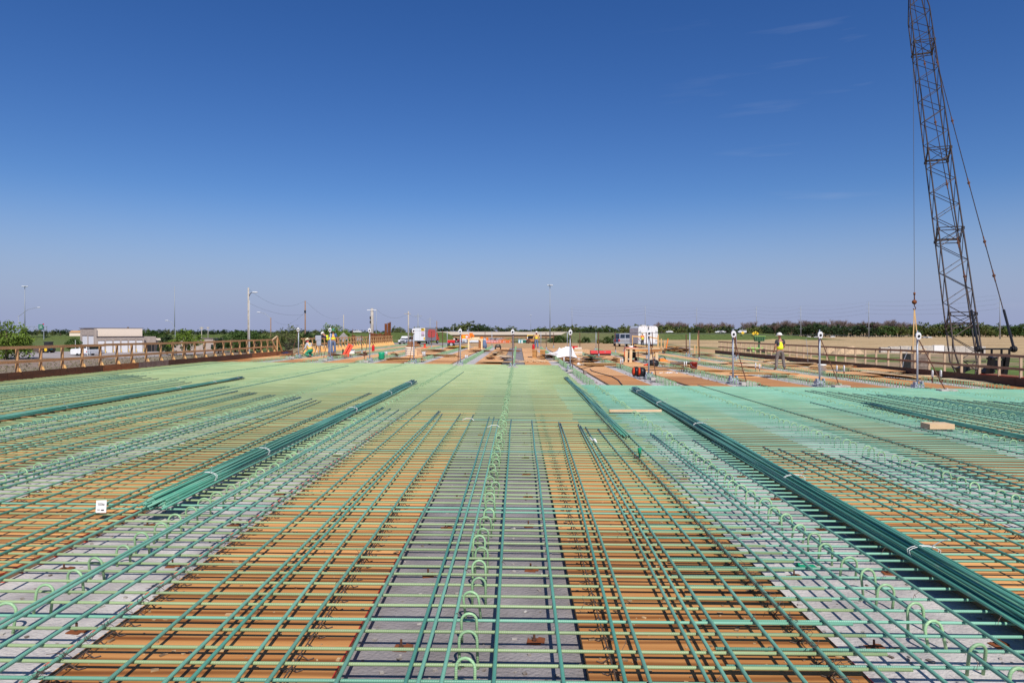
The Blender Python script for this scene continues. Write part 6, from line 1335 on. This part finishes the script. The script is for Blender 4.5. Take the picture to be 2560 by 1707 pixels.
boards(2230, 944, 'long yellow boards lying beside the far right hoops', 4, .2, 3.0, [M_LUM, M_LUMP], .12, .3, False, .1)
boards(2420, 953, 'pale plywood sheet by the right edge form', 2, 1.2, 2.4, [M_LUMP], .1, .3, False, .1)
boards(1930, 889, 'grey brown sheet lying close to the right edge form far away', 2, 1.2, 3.5, [M_GREYB], .0, .2, False, .1)
boards(1690, 882, 'heap of splintered pale boards at the far right end of the deck', 22, .16, 1.6, [M_LUMP, M_LUM, M_CREAM, M_PLYF], 1.2, .8, False, .7, 'board_heap', .05)
boards(1243, 889, 'loose planks strewn on the plywood in the far centre', 6, .16, 1.3, [M_LUMP, M_LUM], .6, .5, False, .9)
boards(1248, 908, 'yellowish sheet edge lying by the mat edge in the centre', 3, .9, 1.6, [M_LUM], 1.4, .3, False, .15)
boards(1010, 901, 'yellow plywood strip at the edge of the mat left of centre', 3, .5, 2.6, [M_LUM, M_LUMP], 1.35, .3, False, .12)
boards(1500, 915, 'bright yellow boards beside the cable on the plywood', 3, .3, 2.2, [M_LUM], 1.45, .25, False, .1)
boards(1790, 930, 'yellow board with torn edge behind the red bucket', 2, .35, 2.6, [M_LUM], 1.45, .2, False, .08)
boards(1478, 905, 'green and brown scraps with sticks beside the white tarp', 9, .1, 1.1, [M_LUM, M_HP, M_BROWNL], .8, .6, False, 1.2)
boards(1200, 880, 'dark form boards lying in the far centre of the deck', 3, .3, 1.8, [M_BROWNL, M_PLYF], 1.2, .3, False, .3)
boards(1370, 897, 'short brown blocks in front of the lumber stack', 6, .14, .3, [M_LUM, M_BROWNL], .2, .7, False, 1.0)
boards(1145, 872, 'yellow form timbers by the red compressor', 5, .2, 2.0, [M_YEL, M_LUM], 1.4, .6, False, .2)
boards(1560, 893, 'orange scrap boards left of the generator', 4, .2, .9, [M_LUM, M_YEL], .8, .4, False, .8)
EX = [(1100, 893, 'yellow planks across the third left bay by a loop pair', 3, .2, 2.4, [M_LUM, M_LUMP], 1.3), (985, 890, 'pale offcuts beside the bright green bag', 5, .25, .9, [M_LUMP, M_PLYF], .6), (1085, 880, 'thin dark boards in the bay behind the box stack', 4, .12, 2.2, [M_BROWNL, M_LUM], 1.5),
 (1225, 898, 'small yellow offcuts in the middle bay before the cart', 5, .18, .6, [M_LUM, M_LUMP], .4), (1262, 898, 'grey weathered boards beside the middle girder', 4, .18, 1.4, [M_GREYB, M_LUMP], .2), (1275, 880, 'dark boards at the far end of the middle bay', 3, .2, 1.8, [M_BROWNL], 1.2),
 (1540, 905, 'short yellow blocks right of the white scraps', 5, .1, .5, [M_LUM, M_BROWNL], .3), (1650, 925, 'long bright board between the reels and the bucket', 2, .25, 3.2, [M_LUM], 1.45), (1700, 916, 'dark and yellow boards beside a loop pair', 4, .16, 1.6, [M_LUM, M_BROWNL, M_GREYB], 1.2),
 (1780, 909, 'brown sheet with a lifted corner behind the long post', 2, .9, 1.6, [M_PLY, M_LUMP], .4), (1985, 917, 'bright planks to the right of the standing worker', 4, .2, 1.9, [M_LUM, M_LUMP], 1.4), (1900, 940, 'broad yellow board beside the hoops before the worker', 2, .5, 3.0, [M_LUM], 1.45),
 (2200, 932, 'dark edged sheets stacked left of the far right post', 4, 1.0, 2.2, [M_PLYF, M_BROWNL, M_LUMP], .25), (2290, 945, 'short pale plank near the right hand loop pair', 2, .2, 1.4, [M_LUMP], 1.2), (1420, 905, 'orange brown boards in the bay beside the tarp', 6, .22, 1.2, [M_LUM, M_BROWNL, M_PLYF], .9),
 (1600, 888, 'thin boards on the far plywood left of the bench', 4, .15, 1.8, [M_LUM, M_LUMP], 1.3), (1760, 893, 'loose boards on the far right plywood behind rusty posts', 5, .2, 1.6, [M_LUMP, M_LUM, M_GREYB], 1.1), (840, 893, 'scrap boards left of the leaning orange chute', 4, .15, 1.0, [M_BROWNL, M_LUM], 1.0)]
for px, py, lab, n, w_, l_, ms, rz in EX: boards(px, py, lab, n, w_, l_, ms, rz, .35, False, .35, lift=.03)
for k, (px, py) in enumerate(((1447, 913), (1458, 913), (1462, 897), (1447, 900))):
    t = dthing('plastic_scrap', 'white plastic bag scrap on the girder beside the tarp, %s of four' % ORD[k], 'plastic scrap', px, py); b = MB(); b.lathe([(.09, 0), (.10, .05), (.06, .12), (.02, .14)], n=8, sx=1.2); b.obj('scrap', M_WHITE, t, True)
t = dthing('paper_scraps', 'white paper scraps scattered on the plywood by the hose reels', 'scraps', 1668, 932); b = MB()
for k in range(26): b.box((R.gauss(0, .28), R.gauss(0, .2), .012), (R.uniform(.04, .10), R.uniform(.03, .08), .02), Matrix.Rotation(R.uniform(-1, 1), 3, 'Z') @ Matrix.Rotation(R.uniform(-.4, .4), 3, 'X'))
b.obj('scraps', M_WHITE, t)
t = dthing('small_block', 'small grey brown timber block on the pale girder by a post', 'timber block', 1462, 935, .2); b = MB(); b.box((0, 0, .07), (.13, .12, .14)); b.obj('block', M_GREYB, t, bevel=.01)
m = MB(); pts = [deck(px, py, .02) for px, py in ((1475, 922), (1480, 927), (1500, 933), (1530, 941), (1546, 950), (1552, 958), (1556, 962))]; m.tube(pts, .018, 6)
tag(m.obj('power_cable', M_BLACK, smooth=True), 'black power cable snaking over the plywood towards the mat', 'cable')
m = MB(); pts = [deck(px, py, .02) for px, py in ((1430, 926), (1500, 912), (1560, 918), (1590, 930), (1640, 938))]; m.tube(pts, .016, 6)
tag(m.obj('power_cable', M_BLACK, smooth=True), 'black power cable running to the hose reels', 'cable')
for k, (px, py, h, lean, lab) in enumerate(((1653, 882, 1.25, 0, 'left orange wooden stake beyond the white trailer'), (1662, 882, 1.1, 0, 'middle orange wooden stake with a leaning lath'), (1644.5, 884, 1.5, 0, 'tall orange stake at the trailer corner'), (1745, 884, 1.5, 0, 'pair of tall yellow stakes left of the right edge form'), (1737, 884, .75, 0, 'short yellow stake left of the tall pair'))):
    t = dthing('stake', lab, 'stake', px, py); b = MB(); b.box((0, 0, h / 2), (.09, .045, h)); b.obj('lath', M_LUM, t)
    if k in (1, 3): b = MB(); b.bar((.06, .05, 0), (.3 if k == 1 else .02, .05, h * 1.15), .07, .04, (0, 1, 0)); b.obj('lath', M_ORANGE if k == 1 else M_LUM, t)
# rail of the platform in front of the trailer
t = dthing('platform_rail', 'orange timber rail of a platform in front of the trailer', 'timber rail', 1610, 876, .0); b = MB(); b.box((-1.15, 0, .75), (.09, .09, 1.5)); b.box((.5, 0, .75), (.09, .09, 1.5)); b.box((1.5, .4, .8), (.09, .09, 1.6)); b.obj('post', M_LUM, t)
b = MB(); b.bar((-1.15, -.03, 1.42), (-.3, -.03, 1.36), .05, .14); b.bar((.5, -.03, 1.35), (1.5, .37, 1.15), .05, .12); b.bar((-1.0, -.03, .55), (1.5, .3, .25), .05, .12); b.obj('rail', M_LUM, t)
t = dthing('bare_wire', 'thin leaning steel wire standing up from the right girder', 'wire', 2020, 909); b = MB(); b.tube([(0, 0, 0), (-.05, 0, 1.0), (-.12, 0, 1.5)], .012, 5); b.obj('wire', M_GALV, t)
t = dthing('bare_wire', 'thin leaning steel wire near the right edge form', 'wire', 2253, 934); b = MB(); b.tube([(0, 0, 0), (.12, 0, .6), (.35, 0, 1.2)], .012, 5); b.obj('wire', M_GALV, t)
